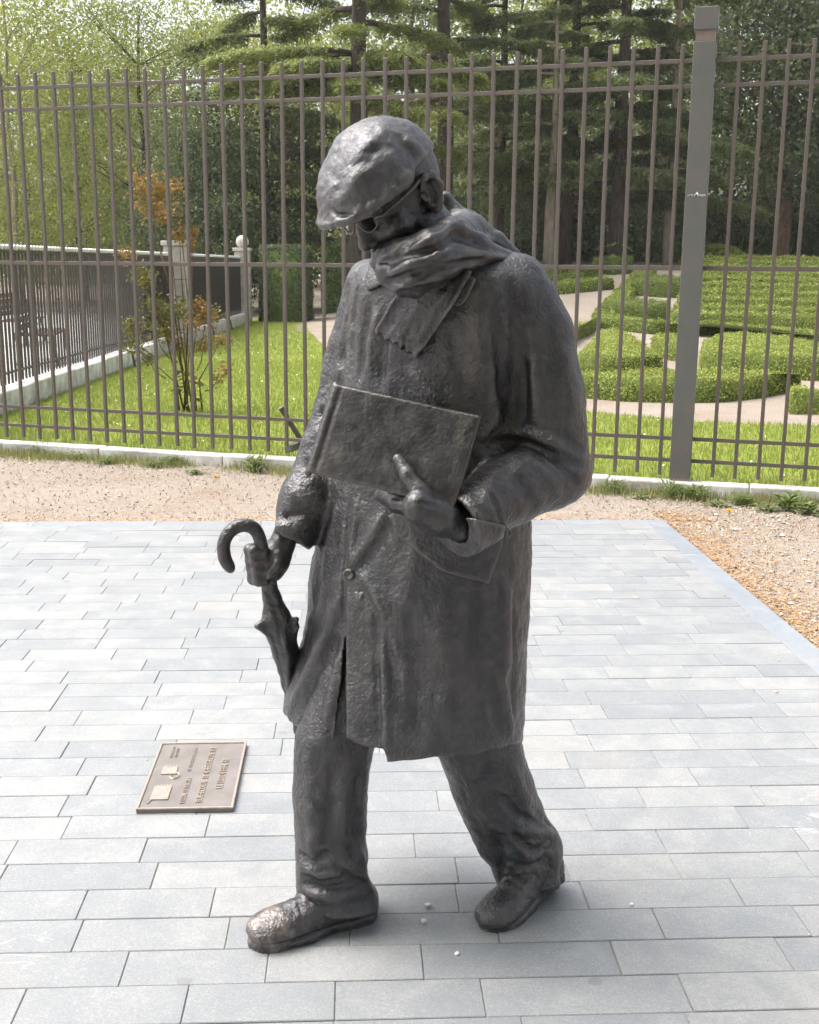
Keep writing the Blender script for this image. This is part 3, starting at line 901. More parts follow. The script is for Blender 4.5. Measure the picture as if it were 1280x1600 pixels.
for pts, amp, wd in [
    ([(545, 1170), (535, 1260), (530, 1330)], .008, .014), ([(520, 1180), (512, 1270), (505, 1340)], -.005, .012),
    ([(480, 1170), (488, 1260), (490, 1330)], .005, .014), ([(560, 1190), (556, 1290), (552, 1350)], -.005, .014),
    ([(466, 1335), (490, 1345), (520, 1332)], -.008, .009), ([(470, 1355), (500, 1370), (540, 1360)], .008, .010),
    ([(470, 1378), (505, 1388), (560, 1380)], -.008, .009), ([(474, 1396), (520, 1404), (575, 1394)], .006, .010),
    ([(500, 1290), (485, 1320), (490, 1350)], .006, .010), ([(540, 1345), (565, 1365), (585, 1395)], .007, .012),
    ([(760, 1190), (770, 1250), (800, 1290)], -.006, .016), ([(730, 1190), (745, 1260), (775, 1320)], .006, .014),
    ([(800, 1190), (815, 1240), (838, 1280)], .007, .014), ([(780, 1240), (810, 1275), (850, 1290)], -.010, .010),
    ([(800, 1300), (830, 1330), (868, 1318)], -.013, .009), ([(790, 1320), (800, 1350), (795, 1385)], .009, .008),
    ([(812, 1330), (818, 1360), (815, 1392)], -.008, .008), ([(832, 1340), (840, 1370), (835, 1392)], .008, .008),
    ([(850, 1330), (858, 1355), (852, 1380)], -.008, .009), ([(775, 1310), (785, 1340), (782, 1380)], -.008, .008),
    ([(805, 1296), (840, 1300), (865, 1300)], .010, .009), ([(470, 1366), (500, 1378), (535, 1372)], -.006, .006), ([(520, 1352), (548, 1372), (580, 1380)], -.008, .008),
    ([(462, 1310), (480, 1330), (515, 1318)], .007, .008), ([(535, 1300), (560, 1330), (570, 1352)], .008, .010), ([(478, 1240), (500, 1262), (530, 1250)], -.005, .012),
    ([(742, 1262), (765, 1290), (790, 1300)], .008, .010), ([(825, 1255), (845, 1275), (862, 1290)], -.008, .008), ([(770, 1350), (800, 1366), (850, 1360)], .007, .008), ([(782, 1340), (815, 1352), (860, 1344)], -.008, .007)]:
    TR.line(pts, amp * 1.3, wd)
TR.rough(0.0030, 0.04, 3); TR.rough(0.0014, 0.015, 4)

# ---------------------------------------------------------------- shoes
def shoe(heel, toe, lift, seed):
    """heel/toe: ground points; lift: heel pitch about the ball of the foot"""
    ax = toe - heel; L = np.linalg.norm(ax[:2]); ax = ax / L
    side = np.array([-ax[1], ax[0], 0]); up = np.array([0, 0, 1.0])
    ball = heel + ax * (L * 0.72)
    c, s_ = math.cos(lift), math.sin(lift)
    ax2 = ax * c - up * s_; up2 = up * c + ax * s_
    M = np.array([ax2, side, up2])
    k = L / 0.31
    def P(x, y, z):                     # x from heel, along foot
        q = np.array([(x - 0.72 * 0.31) * k, y * k, z * k])
        return ball + q @ M
    def rear(x): return x < 0.2
    lo = np.min([heel, toe], 0) - np.array([.12, .12, 0.03]); hi = np.max([heel, toe], 0) + np.array([.12, .12, .2])
    lo[2] = -0.02; hi[2] = 0.30
    f = Field(lo, hi, 0.0035)
    f.ell(P(.232, .002, .036), (.080 * k, .053 * k, .036 * k), M, 0.02)
    f.ell(P(.264, 0, .029), (.050 * k, .049 * k, .029 * k), M, 0.02)
    f.chain([P(.050, 0, .05), P(.17, 0, .046), P(.22, 0, .034)], [.040 * k, .038 * k, .034 * k], 0.025)
    f.chain([P(.042, 0, .028), P(.12, 0, .028), P(.20, 0, .032)], [.038 * k, .037 * k, .046 * k], 0.012)
    f.chain([P(.075, 0, .06), P(.085, 0, .14)], [.036 * k, .034 * k], 0.03)
    f.chain([P(.17, 0, .060), P(.11, 0, .09)], [.030 * k, .032 * k], 0.03)
    sl, g = f.all()
    d3 = [g[0] - P(0, 0, 0)[0], g[1] - P(0, 0, 0)[1], g[2] - P(0, 0, 0)[2]]
    u = (M[0][0]*d3[0] + M[0][1]*d3[1] + M[0][2]*d3[2]) / k
    v = (M[1][0]*d3[0] + M[1][1]*d3[1] + M[1][2]*d3[2]) / k
    w = (M[2][0]*d3[0] + M[2][1]*d3[1] + M[2][2]*d3[2]) / k
    f.d = np.maximum(f.d, -(w - 0.012) * k)
    hw = np.interp(u, [0, .008, .025, .06, .13, .21, .26, .295, .31, .318], [0, .018, .032, .036, .036, .053, .052, .036, .018, 0])
    sole = np.maximum((np.abs(v) - hw - .001) * .85, np.abs(u - .160) - .157)
    sole = smax(sole * k, (np.abs(w - 0.008) - 0.010) * k, 0.004)
    f.d = smin(f.d, sole.astype(np.float32), 0.004)
    f.d += (.0035 * np.exp(-((w - .0225) / .004)**2)).astype(np.float32)
    f.d = np.maximum(f.d, -(g[2] + 0.002))
    # creases across the vamp
    f.stroke([P(.20, -.04, .07), P(.195, 0, .088), P(.20, .04, .07)], -.004, .006)
    f.stroke([P(.18, -.04, .08), P(.172, 0, .10), P(.18, .04, .08)], -.004, .006)
    f.rough(0.0022, 0.03, seed); f.rough(0.0010, 0.012, seed + 1)
    return f
hR, tR = G0(590, 1428), G0(391, 1478)
SR = shoe(hR, tR, 0.0, 11)
tL = G0(757, 1452); hL = tL - 0.29 * np.array([-0.70, -0.714, 0])
SL = shoe(hL, tL, math.radians(9), 13)

# ---------------------------------------------------------------- head
HC = W(620, 312, 2.40)
yawh, pit = math.radians(50), math.radians(33)
Gh = np.array([-math.sin(yawh)*math.cos(pit), -math.cos(yawh)*math.cos(pit), -math.sin(pit)])
Hl = np.array([math.cos(yawh), -math.sin(yawh), 0.06]); Hl -= Gh * (Hl @ Gh); Hl /= np.linalg.norm(Hl)
Uh = np.cross(Hl, Gh); Uh = Uh if Uh[2] > 0 else -Uh
MH = np.array([Gh, Hl, Uh])
def H(g_, l, u): return HC + Gh * g_ + Hl * l + Uh * u
HD = Field(HC - 0.20, HC + 0.20, 0.003)
HD.ell(H(-.015, 0, .04), (.105, .082, .105), MH, 0)
HD.ell(H(.03, 0, -.035), (.075, .068, .085), MH, .03)         # face
HD.ell(H(.072, 0, -.105), (.030, .034, .030), MH, .03)        # chin
HD.chain([H(.01, .055, -.09), H(.07, .02, -.11)], [.022, .022], .02)
HD.chain([H(.01, -.055, -.09), H(.07, -.02, -.11)], [.022, .022], .02)
HD.chain([H(.096, 0, .015), H(.117, 0, -.030)], [.011, .015], .015)   # nose
HD.ell(H(.106, .014, -.036), (.012, .010, .009), MH, .008)
HD.ell(H(.106, -.014, -.036), (.012, .010, .009), MH, .008)
HD.chain([H(.09, .05, .022), H(.103, .015, .022)], [.010, .010], .012)  # brows
HD.chain([H(.09, -.05, .022), H(.103, -.015, .022)], [.010, .010], .012)
HD.ell(H(.092, .033, .002), (.022, .020, .013), MH, .012, cutit=True)
HD.ell(H(.092, -.033, .002), (.022, .020, .013), MH, .012, cutit=True)
HD.ell(H(.080, .033, .001), (.014, .014, .013), MH, .002)
HD.ell(H(.080, -.033, .001), (.014, .014, .013), MH, .002)
HD.chain([H(.095, .024, -.068), H(.106, 0, -.066), H(.095, -.024, -.068)], [.006, .008, .006], .008)
HD.chain([H(.092, .020, -.080), H(.100, 0, -.080), H(.092, -.020, -.080)], [.006, .009, .006], .008)
HD.ell(H(.06, .052, -.03), (.028, .02, .024), MH, .02)         # cheek
HD.ell(H(.06, -.052, -.03), (.028, .02, .024), MH, .02)
HD.stroke([H(.10, .02, -.04), H(.09, .04, -.07)], -.003, .006)
HD.stroke([H(.04, .07, -.04), H(.03, .06, -.09)], -.004, .008)
for s_ in (1, -1):                                             # ears
    HD.ell(H(-.022, s_*.083, -.005), (.026, .014, .042), MH, .006)
    HD.ell(H(-.014, s_*.094, .000), (.014, .011, .026), MH, .004, cutit=True)
    HD.chain([H(-.002, s_*.088, .012), H(-.012, s_*.097, .032), H(-.034, s_*.098, .028), H(-.042, s_*.096, .0), H(-.030, s_*.092, -.026), H(-.012, s_*.087, -.040)], [.005, .006, .006, .0065, .006, .007], .005)
    HD.ell(H(-.004, s_*.088, -.010), (.006, .006, .009), MH, .004)
for i in range(9):                                             # cropped hair behind the ear
    a = -.055 - .007 * (i % 3); b = .055 + .008 * (i // 3)
    HD.stroke([H(a, b + .01, .03 - .02*(i//3)), H(a - .01, b + .005, -.02 - .02*(i//3))], .003, .005)
HD.chain([H(-.02, 0, -.06), W(690, 392, 2.47)], [.062, .066], .03)
HD.rough(0.0012, 0.012, 21)

# ---------------------------------------------------------------- cap
CP = Field(HC - 0.25, HC + 0.25, 0.003)
CP.ell(H(.018, 0, .052), (.144, .108, .120), MH, 0)
sl, g = CP.all()
dd = [g[i] - HC[i] for i in range(3)]
lg = Gh[0]*dd[0] + Gh[1]*dd[1] + Gh[2]*dd[2]; ll = Hl[0]*dd[0] + Hl[1]*dd[1] + Hl[2]*dd[2]; lu = Uh[0]*dd[0] + Uh[1]*dd[1] + Uh[2]*dd[2]
CP.d = smax(CP.d, -(lu - 0.060 - 0.10 * np.minimum(lg + .02, 0) + sstep(-.02, .05, lg) * 0.3 * ll**2), 0.010)
# visor: a stiff lip under the front of the crown
vz = 0.055 - 0.10 * np.maximum(lg - .05, 0) - 0.5 * ll**2
ve = np.sqrt(((lg - .050) / .126)**2 + (ll / .108)**2) - 1
vis = smax(ve * .11, np.abs(lu - vz) - 0.0065, 0.005)
vis = np.maximum(vis, -(lg - .02))
CP.d = smin(CP.d, vis.astype(np.float32), 0.024)
CP.d = smax(CP.d, (lu * .80 + lg * .60) - .166, .03)
CP.ell(H(-.02, 0, -.01), (.085, .066, .075), MH, .004, cutit=True)
for pts, amp, wd in [
    ([(572, 230), (590, 215), (602, 200)], .006, .012), ([(545, 262), (575, 250), (590, 225)], -.005, .012),
    ([(520, 320), (545, 300), (560, 270)], .004, .012), ([(615, 210), (640, 235), (655, 265)], -.006, .012),
    ([(630, 215), (655, 235), (668, 255)], .006, .010), ([(600, 300), (630, 280), (660, 262)], .005, .012),
    ([(580, 320), (612, 295), (640, 272)], -.004, .012), ([(512, 322), (530, 335), (560, 338), (590, 322)], -.005, .006),
    ([(518, 268), (530, 285), (528, 305)], -.004, .010), ([(602, 232), (618, 262), (640, 285)], .005, .014),
    ([(560, 240), (552, 275), (560, 310)], .003, .014)]:
    CP.line(pts, amp * (.75 if abs(wd - .006) > 1e-6 else .9), wd)
CP.rough(0.0020, 0.055, 33); CP.rough(0.0018, 0.03, 31); CP.rough(0.0012, 0.010, 32)

# ---------------------------------------------------------------- scarf
SCF = Field((-0.16, 2.12, 1.36), (0.32, 2.66, 1.68), 0.0035)
SCF.chain([W(606, 408, 2.33), W(615, 424, 2.285), W(645, 424, 2.255), W(692, 408, 2.275), W(745, 396, 2.345), W(797, 408, 2.42)], [.026, .033, .036, .036, .034, .020], .012)
SCF.chain([W(600, 398, 2.34), W(624, 396, 2.285), W(668, 384, 2.272), W(706, 368, 2.33), W(735, 365, 2.42), W(720, 362, 2.52), W(660, 366, 2.57), W(615, 396, 2.50), W(600, 408, 2.40)], [.024, .028, .032, .036, .040, .042, .042, .038, .028], .02)
SCF.chain([W(694, 312, 2.50), W(706, 335, 2.50), W(728, 352, 2.49), W(770, 380, 2.47), W(812, 410, 2.46)], [.018, .026, .030, .028, .016], .02)
SCF.chain([W(648, 452, 2.26), W(630, 448, 2.27), W(660, 430, 2.26)], [.02, .02, .03], .015)
for pts, amp, wd in [
    ([(600, 442), (640, 428), (700, 415), (760, 402)], -.010, .008), ([(604, 430), (640, 414), (690, 396)], .007, .009),
    ([(590, 410), (630, 402), (680, 390), (712, 372)], -.008, .009), ([(610, 452), (650, 440), (690, 436)], .006, .007),
    ([(690, 345), (730, 360), (790, 385)], .008, .009), ([(700, 365), (740, 380), (790, 395)], -.006, .010),
    ([(660, 408), (680, 400), (686, 390)], .007, .006), ([(640, 390), (690, 366), (720, 345)], .007, .008),
    ([(720, 395), (760, 400), (800, 405)], .006, .010), ([(615, 436), (640, 446), (670, 430)], -.006, .006)]:
    SCF.line(pts, amp * 1.5, wd * .8)
SCF.rough(0.0022, 0.03, 41); SCF.rough(0.0012, 0.012, 42)

# ---------------------------------------------------------------- folder, glasses, hands, umbrella
FO = np.array([W(525, 602, 2.335), W(754, 651, 2.222), W(476, 738, 2.272)])
fu = FO[1] - FO[0]; fw = np.linalg.norm(fu); fu = fu / fw
fv = FO[2] - FO[0]; fv -= fu * (fv @ fu); fh = np.linalg.norm(fv); fv = fv / fh
fn = np.cross(fu, fv); fn = fn if fn[1] < 0 else -fn
FC = FO[0] + fu * fw / 2 + fv * fh / 2
FL = Field(FC - np.array([.24, .20, .20]), FC + np.array([.24, .20, .20]), 0.0035)
MF = np.array([fu, fv, fn])
sl, g = FL.all()
front = box_sdf(*g, FC + fn * 0.005, MF, (fw/2, fh/2, .0060), .003)
backb = box_sdf(*g, FC - fn * 0.007 - fv * .004, MF, (fw/2 - .002, fh/2, .0055), .003)
pages = box_sdf(*g, FC, MF, (fw/2 - .008, fh/2 - .007, .006), .002)
FL.d = np.minimum(np.minimum(front, backb), pages)
FL.chain([FC - fu * fw/2 - fv * fh/2, FC - fu * fw/2 + fv * fh/2], .0075, .004)
FL.stroke([FC + fn*.012 - fu*(fw/2 - .018) - fv*fh/2, FC + fn*.012 - fu*(fw/2 - .018) + fv*fh/2], -.003, .004)
FL.rough(0.0014, 0.08, 51); FL.rough(0.0004, 0.02, 52)

def finger(f, pts, r0, r1, k=.006):
    n = len(pts); f.chain(pts, [r0 + (r1 - r0) * i / (n - 1) for i in range(n)], k)
HLh = Field((-0.10, 1.98, 0.95), (0.16, 2.40, 1.22), 0.003)          # his left hand, under the folder
wr = W(722, 820, 2.195)
HLh.chain([W(755, 800, 2.225), wr, W(690, 806, 2.165), W(655, 792, 2.150)], [.030, .031, .034, .033], .015)
HLh.chain([wr, W(684, 815, 2.19), W(652, 800, 2.19)], [.026, .028, .026], .015)
finger(HLh, [W(678, 787, 2.165), W(657, 770, 2.158), W(637, 742, 2.176), W(624, 719, 2.196)], .0200, .0130)   # thumb
for j, (y, ln) in enumerate([(2.185, 1.0), (2.212, 1.06), (2.238, 1.02), (2.262, .86)]):
    b = W(655, 793 + 3*j, y); m = W(655 - 36*ln, 786 + 2*j, y + .035); e = W(655 - 56*ln, 772 + 2*j, y + .085)
    finger(HLh, [b, m, e, e + np.array([.01, .03, .02])], .0150, .0110, .010)
HLh.stroke([W(690, 790, 2.13), W(650, 785, 2.12)], -.003, .005)
HLh.rough(0.0012, 0.014, 61)
HRh = Field((-0.40, 2.30, 0.74), (-0.16, 2.62, 1.10), 0.003)         # his right hand, round the umbrella
HRh.chain([W(452, 822, 2.50), W(441, 850, 2.485), W(432, 872, 2.475), W(424, 888, 2.470)], [.030, .028, .031, .026], .015)
HRh.ell(W(427, 878, 2.478), (.030, .034, .042), None, .015)
for j in range(4):
    y0 = 853 + 15 * j
    a = W(424 - 1*j, y0, 2.495); b = W(402 - 1*j, y0 + 3, 2.490 ); c = W(390 + 2*j, y0 + 6, 2.462); d_ = W(398 + 2*j, y0 + 9, 2.442); e = W(412 + 1*j, y0 + 9, 2.444)
    finger(HRh, [a, b, c, d_, e], .0140, .0115, .009)
finger(HRh, [W(438, 862, 2.465), W(432, 884, 2.442), W(421, 898, 2.434)], .0155, .0105)
HRh.rough(0.0012, 0.014, 63)

UH = Field((-0.48, 2.28, 0.62), (-0.12, 2.72, 1.14), 0.003)
hook = [(360, 889, 2.40), (351, 872, 2.40), (350, 850, 2.405), (358, 832, 2.41), (372, 822, 2.418), (388, 821, 2.425), (400, 829, 2.435), (407, 846, 2.445), (411, 870, 2.458), (417, 900, 2.468), (422, 918, 2.474)]
hk = np.array(hook, float); tq = np.linspace(0, len(hk) - 1, 41)
hk2 = interp_rows([(i, *p) for i, p in enumerate(hk)], tq)
UH.chain([W(a, b, c) for a, b, c in zip(*hk2)], list(np.interp(tq, [0, 1, 3, 8, 10], [.0100, .0120, .0108, .012, .016])), .004)
UH.rough(0.0010, 0.02, 71)
UC = Field((-0.40, 2.35, 0.02), (-0.02, 2.75, 1.02), 0.0035)
UC.chain([W(420, 908, 2.472), W(425, 935, 2.482), W(432, 962, 2.492), W(440, 990, 2.502), W(446, 1020, 2.515), W(455, 1070, 2.540), W(470, 1140, 2.57), W(490, 1230, 2.60)], [.017, .021, .030, .035, .029, .022, .016, .010], .01)
UC.chain([W(428, 962, 2.48), W(402, 978, 2.47)], [.018, .004], .010)
UC.chain([W(434, 980, 2.485), W(406, 979, 2.472)], [.02, .006], .008)
UC.chain([W(402, 978, 2.47), W(432, 1000, 2.485)], [.004, .014], .006)
UC.chain([W(452, 975, 2.488), W(463, 968, 2.482)], [.014, .008], .006)
UC.chain([W(452, 1000, 2.495), W(463, 978, 2.485)], [.014, .008], .006)
for pts, amp, wd in [([(412, 915), (425, 940), (436, 975), (438, 1010)], -.006, .006), ([(440, 985), (450, 1020), (452, 1080)], .006, .007),
                     ([(425, 990), (436, 1030), (446, 1085)], -.005, .006), ([(415, 940), (440, 948)], -.004, .005), ([(418, 905), (432, 912)], .005, .006)]:
    UC.line(pts, amp, wd)
UC.rough(0.0022, 0.03, 73); UC.rough(0.0012, 0.012, 74)
# ---------------------------------------------------------------- bronze material and assembly
def bronze_material(name, toe=None, green=None, bump=.6, tone=None, rlift=0.0):
    m = NT(name, 0.5, 0.7)
    n1 = m.noise(5.0, 5, .6); n2 = m.noise(26, 4, .6); n3 = m.noise(150, 3, .5)
    c = m.ramp(n1, [(.30, (.056, .056, .063)), (.50, (.066, .066, .071)), (.66, (.079, .076, .078)), (.80, (.090, .075, .069))])
    c = m.mix(m.ramp(n2, [(.45, 0.0), (.75, .55)]), c, (.125, .121, .122))
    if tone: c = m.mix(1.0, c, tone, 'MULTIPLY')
    # run-off streaks: stretched along the vertical
    stk_ = m.noise(22, 4, .6, m.mapping((1, 1, .09)))
    c = m.mix(m.ramp(stk_, [(.54, 0.0), (.70, .45)]), c, (.135, .125, .112))
    c = m.mix(m.ramp(stk_, [(.30, .5), (.44, 0.0)]), c, (.040, .038, .040))
    geo = m.n.new('ShaderNodeNewGeometry')
    edge = m.ramp(geo.outputs['Pointiness'], [(.50, 0.0), (.56, 1.0)])
    c = m.mix(m.math('MULTIPLY', edge, .55), c, (.20, .185, .172))
    r = m.ramp(m.math('ADD', m.math('MULTIPLY', n2, .6), m.math('MULTIPLY', n3, .4)), [(.36, .28 + rlift), (.64, .52 + rlift)])
    if toe is not None:
        v = m.n.new('ShaderNodeVectorMath'); v.operation = 'DISTANCE'
        m.link(m.pos, v.inputs[0]); v.inputs[1].default_value = toe
        dd_ = m.math('ADD', v.outputs['Value'], m.math('MULTIPLY', m.math('SUBTRACT', n2, .5), .14))
        w_ = m.ramp(dd_, [(.020, 1.0), (.065, 0.0)])
        c = m.mix(m.math('MULTIPLY', w_, .6), c, (.52, .44, .38))
        r = m.mix(w_, r, (.44, .44, .44))
    if green is not None:
        v = m.n.new('ShaderNodeVectorMath'); v.operation = 'DISTANCE'
        m.link(m.pos, v.inputs[0]); v.inputs[1].default_value = green
        gm = m.math('MULTIPLY', m.ramp(v.outputs['Value'], [(.05, 1.0), (.16, 0.0)]), m.ramp(m.noise(34, 5, .7), [(.56, 0.0), (.68, 1.0)]))
        c = m.mix(m.math('MULTIPLY', gm, .6), c, (.10, .20, .19))
    m.color(c); m.rough(r)
    h = m.math('ADD', m.math('MULTIPLY', m.noise(95, 3, .6), 1.0), m.math('MULTIPLY', n3, .6))
    m.normal(m.bump(h, bump, .006))
    return m.m
base = STATUE
M_BR = bronze_material('bronze_patina')
M_BT = bronze_material('bronze_trousers', green=tuple(W(785, 1320, 2.45) - base))
M_TOE = bronze_material('bronze_worn_toe', toe=tuple(W(418, 1448, 2.31) - base))
M_SM = bronze_material('bronze_smooth', bump=.35)
M_CAP = bronze_material('bronze_skylit_cap', bump=.3, tone=(1.5, 1.5, 1.54), rlift=.10)  # same bronze toned paler: sky light on the cap put into its colour
M_DK = bronze_material('bronze_folder', bump=.16, tone=(.55, .53, .53))
statue = empty('bronze_statue', base, 'dark bronze statue of a walking man in flat cap and overcoat on grey paving', 'statue')
def part(name, fld, mat, parent=statue, label=None):
    return tag(link(name, fld.mesh(name, base), mat, parent), label)
coat = part('coat', CO, M_BR)
part('pocket_flap', PF, M_BR, coat)
part('front_placket', PL, M_BR, coat)
part('lapel', CR, M_BR, coat)
part('lapel', CL, M_BR, coat)
def button(p, r, nrm):
    m = MB(); prof = [(0, .55), (.45, .55), (.62, .95), (.85, 1.0), (1.0, .6), (1.0, -.6)]
    n = 20; rings = []
    for (a, h) in prof:
        rings.append([(r*a*math.cos(2*math.pi*k/n), r*a*math.sin(2*math.pi*k/n), h*r*.45) for k in range(n)])
    v = [q for rg in rings for q in rg]
    f = [(i*n+k, i*n+(k+1)%n, (i+1)*n+(k+1)%n, (i+1)*n+k) for i in range(len(prof)-1) for k in range(n)]
    m.add(v, f); me = m.mesh('button', True)
    o = link('button', me, M_BR, coat)
    o.rotation_mode = 'QUATERNION'; o.rotation_quaternion = Vector(nrm).to_track_quat('Z', 'Y')
    o.location = Vector(p - base)
for (x, y, r) in ((546, 897, .0125), (792, 832, .011)):
    p = CO.hit(x, y); ex = CO.hit(x + 8, y); ey = CO.hit(x, y + 8)
    nn = np.cross(ex - p, ey - p); nn /= np.linalg.norm(nn); nn = nn if nn[1] < 0 else -nn
    button(p + nn * .002, r, nn)
part('trousers', TR, M_BT)
part('shoe', SR, M_TOE, label='right shoe with its toe worn to bright bronze')
part('shoe', SL, M_BR)
head = part('head', HD, M_SM)
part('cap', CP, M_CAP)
scarf = part('scarf', SCF, M_SM)
part('scarf_tail', TL_, M_BR, scarf)
part('hand', HLh, M_SM); part('hand', HRh, M_SM)
part('folder', FL, M_DK)
umb = part('umbrella', UC, M_BR)
part('umbrella_handle', UH, M_BR, umb)
m = MB(); m.tube([W(490, 1230, 2.60) - base, W(506, 1296, 2.625) - base], [.007, .005], 10); link('umbrella_tip', m.mesh('umbrella_tip', True), M_BR, umb)
# glasses
gl = MB(); HB = HC - base
def Hb(g_, l, u): return HB + Gh * g_ + Hl * l + Uh * u
for s_ in (1, -1):
    ring = [Hb(.116 - (0.010 if s_*math.cos(a) > 0 else 0)*abs(math.cos(a)), s_*.034 + .024*math.cos(a), .014 + .020*math.sin(a)) for a in np.linspace(0, 2*math.pi, 25)]
    gl.tube(ring, .0022, 6, False)
    gl.tube([Hb(.106, s_*.057, .018), Hb(.100, s_*.076, .018), Hb(.02, s_*.092, .028), Hb(-.02, s_*.094, .036), Hb(-.045, s_*.092, .018)], .0042, 6)
gl.tube([Hb(.122, .009, .018), Hb(.126, 0, .022), Hb(.122, -.009, .018)], .0028, 6)
link('glasses', gl.mesh('glasses', True), M_BR, statue)
# ================================================================ vegetation
def leaf_material(name, c0, c1, c2, trans=.35, rough=.55):
    m = NT(name, rough, 0, .35)
    r = m.n.new('ShaderNodeNewGeometry').outputs['Random Per Island']
    c = m.ramp(r, [(0, c0), (.5, c1), (1, c2)])
    m.color(c)
    tr = m.n.new('ShaderNodeBsdfTranslucent'); m.link(m.mix(.35, c, (.45, .5, .13), 'MIX'), tr.inputs['Color'])
    mx = m.n.new('ShaderNodeMixShader'); mx.inputs[0].default_value = trans
    m.link(m.b.outputs[0], mx.inputs[1]); m.link(tr.outputs[0], mx.inputs[2])
    m.link(mx.outputs[0], m.n['Material Output'].inputs['Surface'])
    return m.m
def rand_dirs(n, r=rng):
    v = r.normal(size=(n, 3)); return v / (np.linalg.norm(v, axis=1, keepdims=True) + 1e-9)
def leaves(C, length, width, axis=None, normal=None):
    """one bent diamond leaf per centre -> verts, quads"""
    n = len(C)
    a = rand_dirs(n) if axis is None else axis / (np.linalg.norm(axis, axis=1, keepdims=True) + 1e-9)
    nn = rand_dirs(n) if normal is None else normal
    b = np.cross(nn, a); b /= np.linalg.norm(b, axis=1, keepdims=True) + 1e-9
    L = (length * rng.uniform(.7, 1.3, (n, 1))); Wd = (width * rng.uniform(.7, 1.3, (n, 1)))
    V = np.stack([C - a * L * .5, C + b * Wd * .5 - a * L * .05, C + a * L * .5, C - b * Wd * .5 - a * L * .05], 1).reshape(-1, 3)
    Q = np.arange(4 * n).reshape(-1, 4)
    return V, Q
class Acc:
    def __init__(s): s.V = []; s.Q = []; s.n = 0
    def add(s, V, Q): s.V.append(V); s.Q.append(Q + s.n); s.n += len(V)
    def mesh(s, name): return new_mesh(name, np.concatenate(s.V), np.concatenate(s.Q))
def bark_material(name, c0, c1):
    m = NT(name, .9, 0, .2); mp = m.mapping((1, 1, .22))
    n1 = m.noise(14, 5, .65, mp); m.color(m.ramp(n1, [(.32, c0), (.68, c1)])); m.normal(m.bump(n1, .8, .04)); return m.m
M_BARKD = bark_material('bark_dark', (.045, .036, .030), (.115, .090, .072))
M_BARKP = bark_material('bark_pale', (.20, .165, .12), (.36, .31, .24))
M_BARKB = bark_material('bark_brown', (.10, .062, .042), (.21, .14, .10))
L_LIME = leaf_material('leaf_lime', (.17, .205, .042), (.25, .285, .065), (.37, .375, .115), .5)
L_MID = leaf_material('leaf_mid', (.105, .14, .040), (.155, .19, .056), (.225, .25, .085), .4)
L_DARK = leaf_material('leaf_dark', (.045, .068, .034), (.065, .095, .045), (.105, .135, .072), .28)
L_CEDAR = leaf_material('needle_cedar', (.080, .112, .044), (.118, .155, .056), (.175, .21, .080), .34)
L_CEDARB = leaf_material('needle_cedar_light', (.14, .175, .045), (.20, .24, .060), (.28, .31, .09), .4)
L_BOX = leaf_material('leaf_box', (.17, .21, .032), (.245, .29, .048), (.35, .38, .085), .25)
L_BOXD = leaf_material('leaf_box_dark', (.020, .045, .016), (.032, .062, .020), (.050, .080, .028), .15)

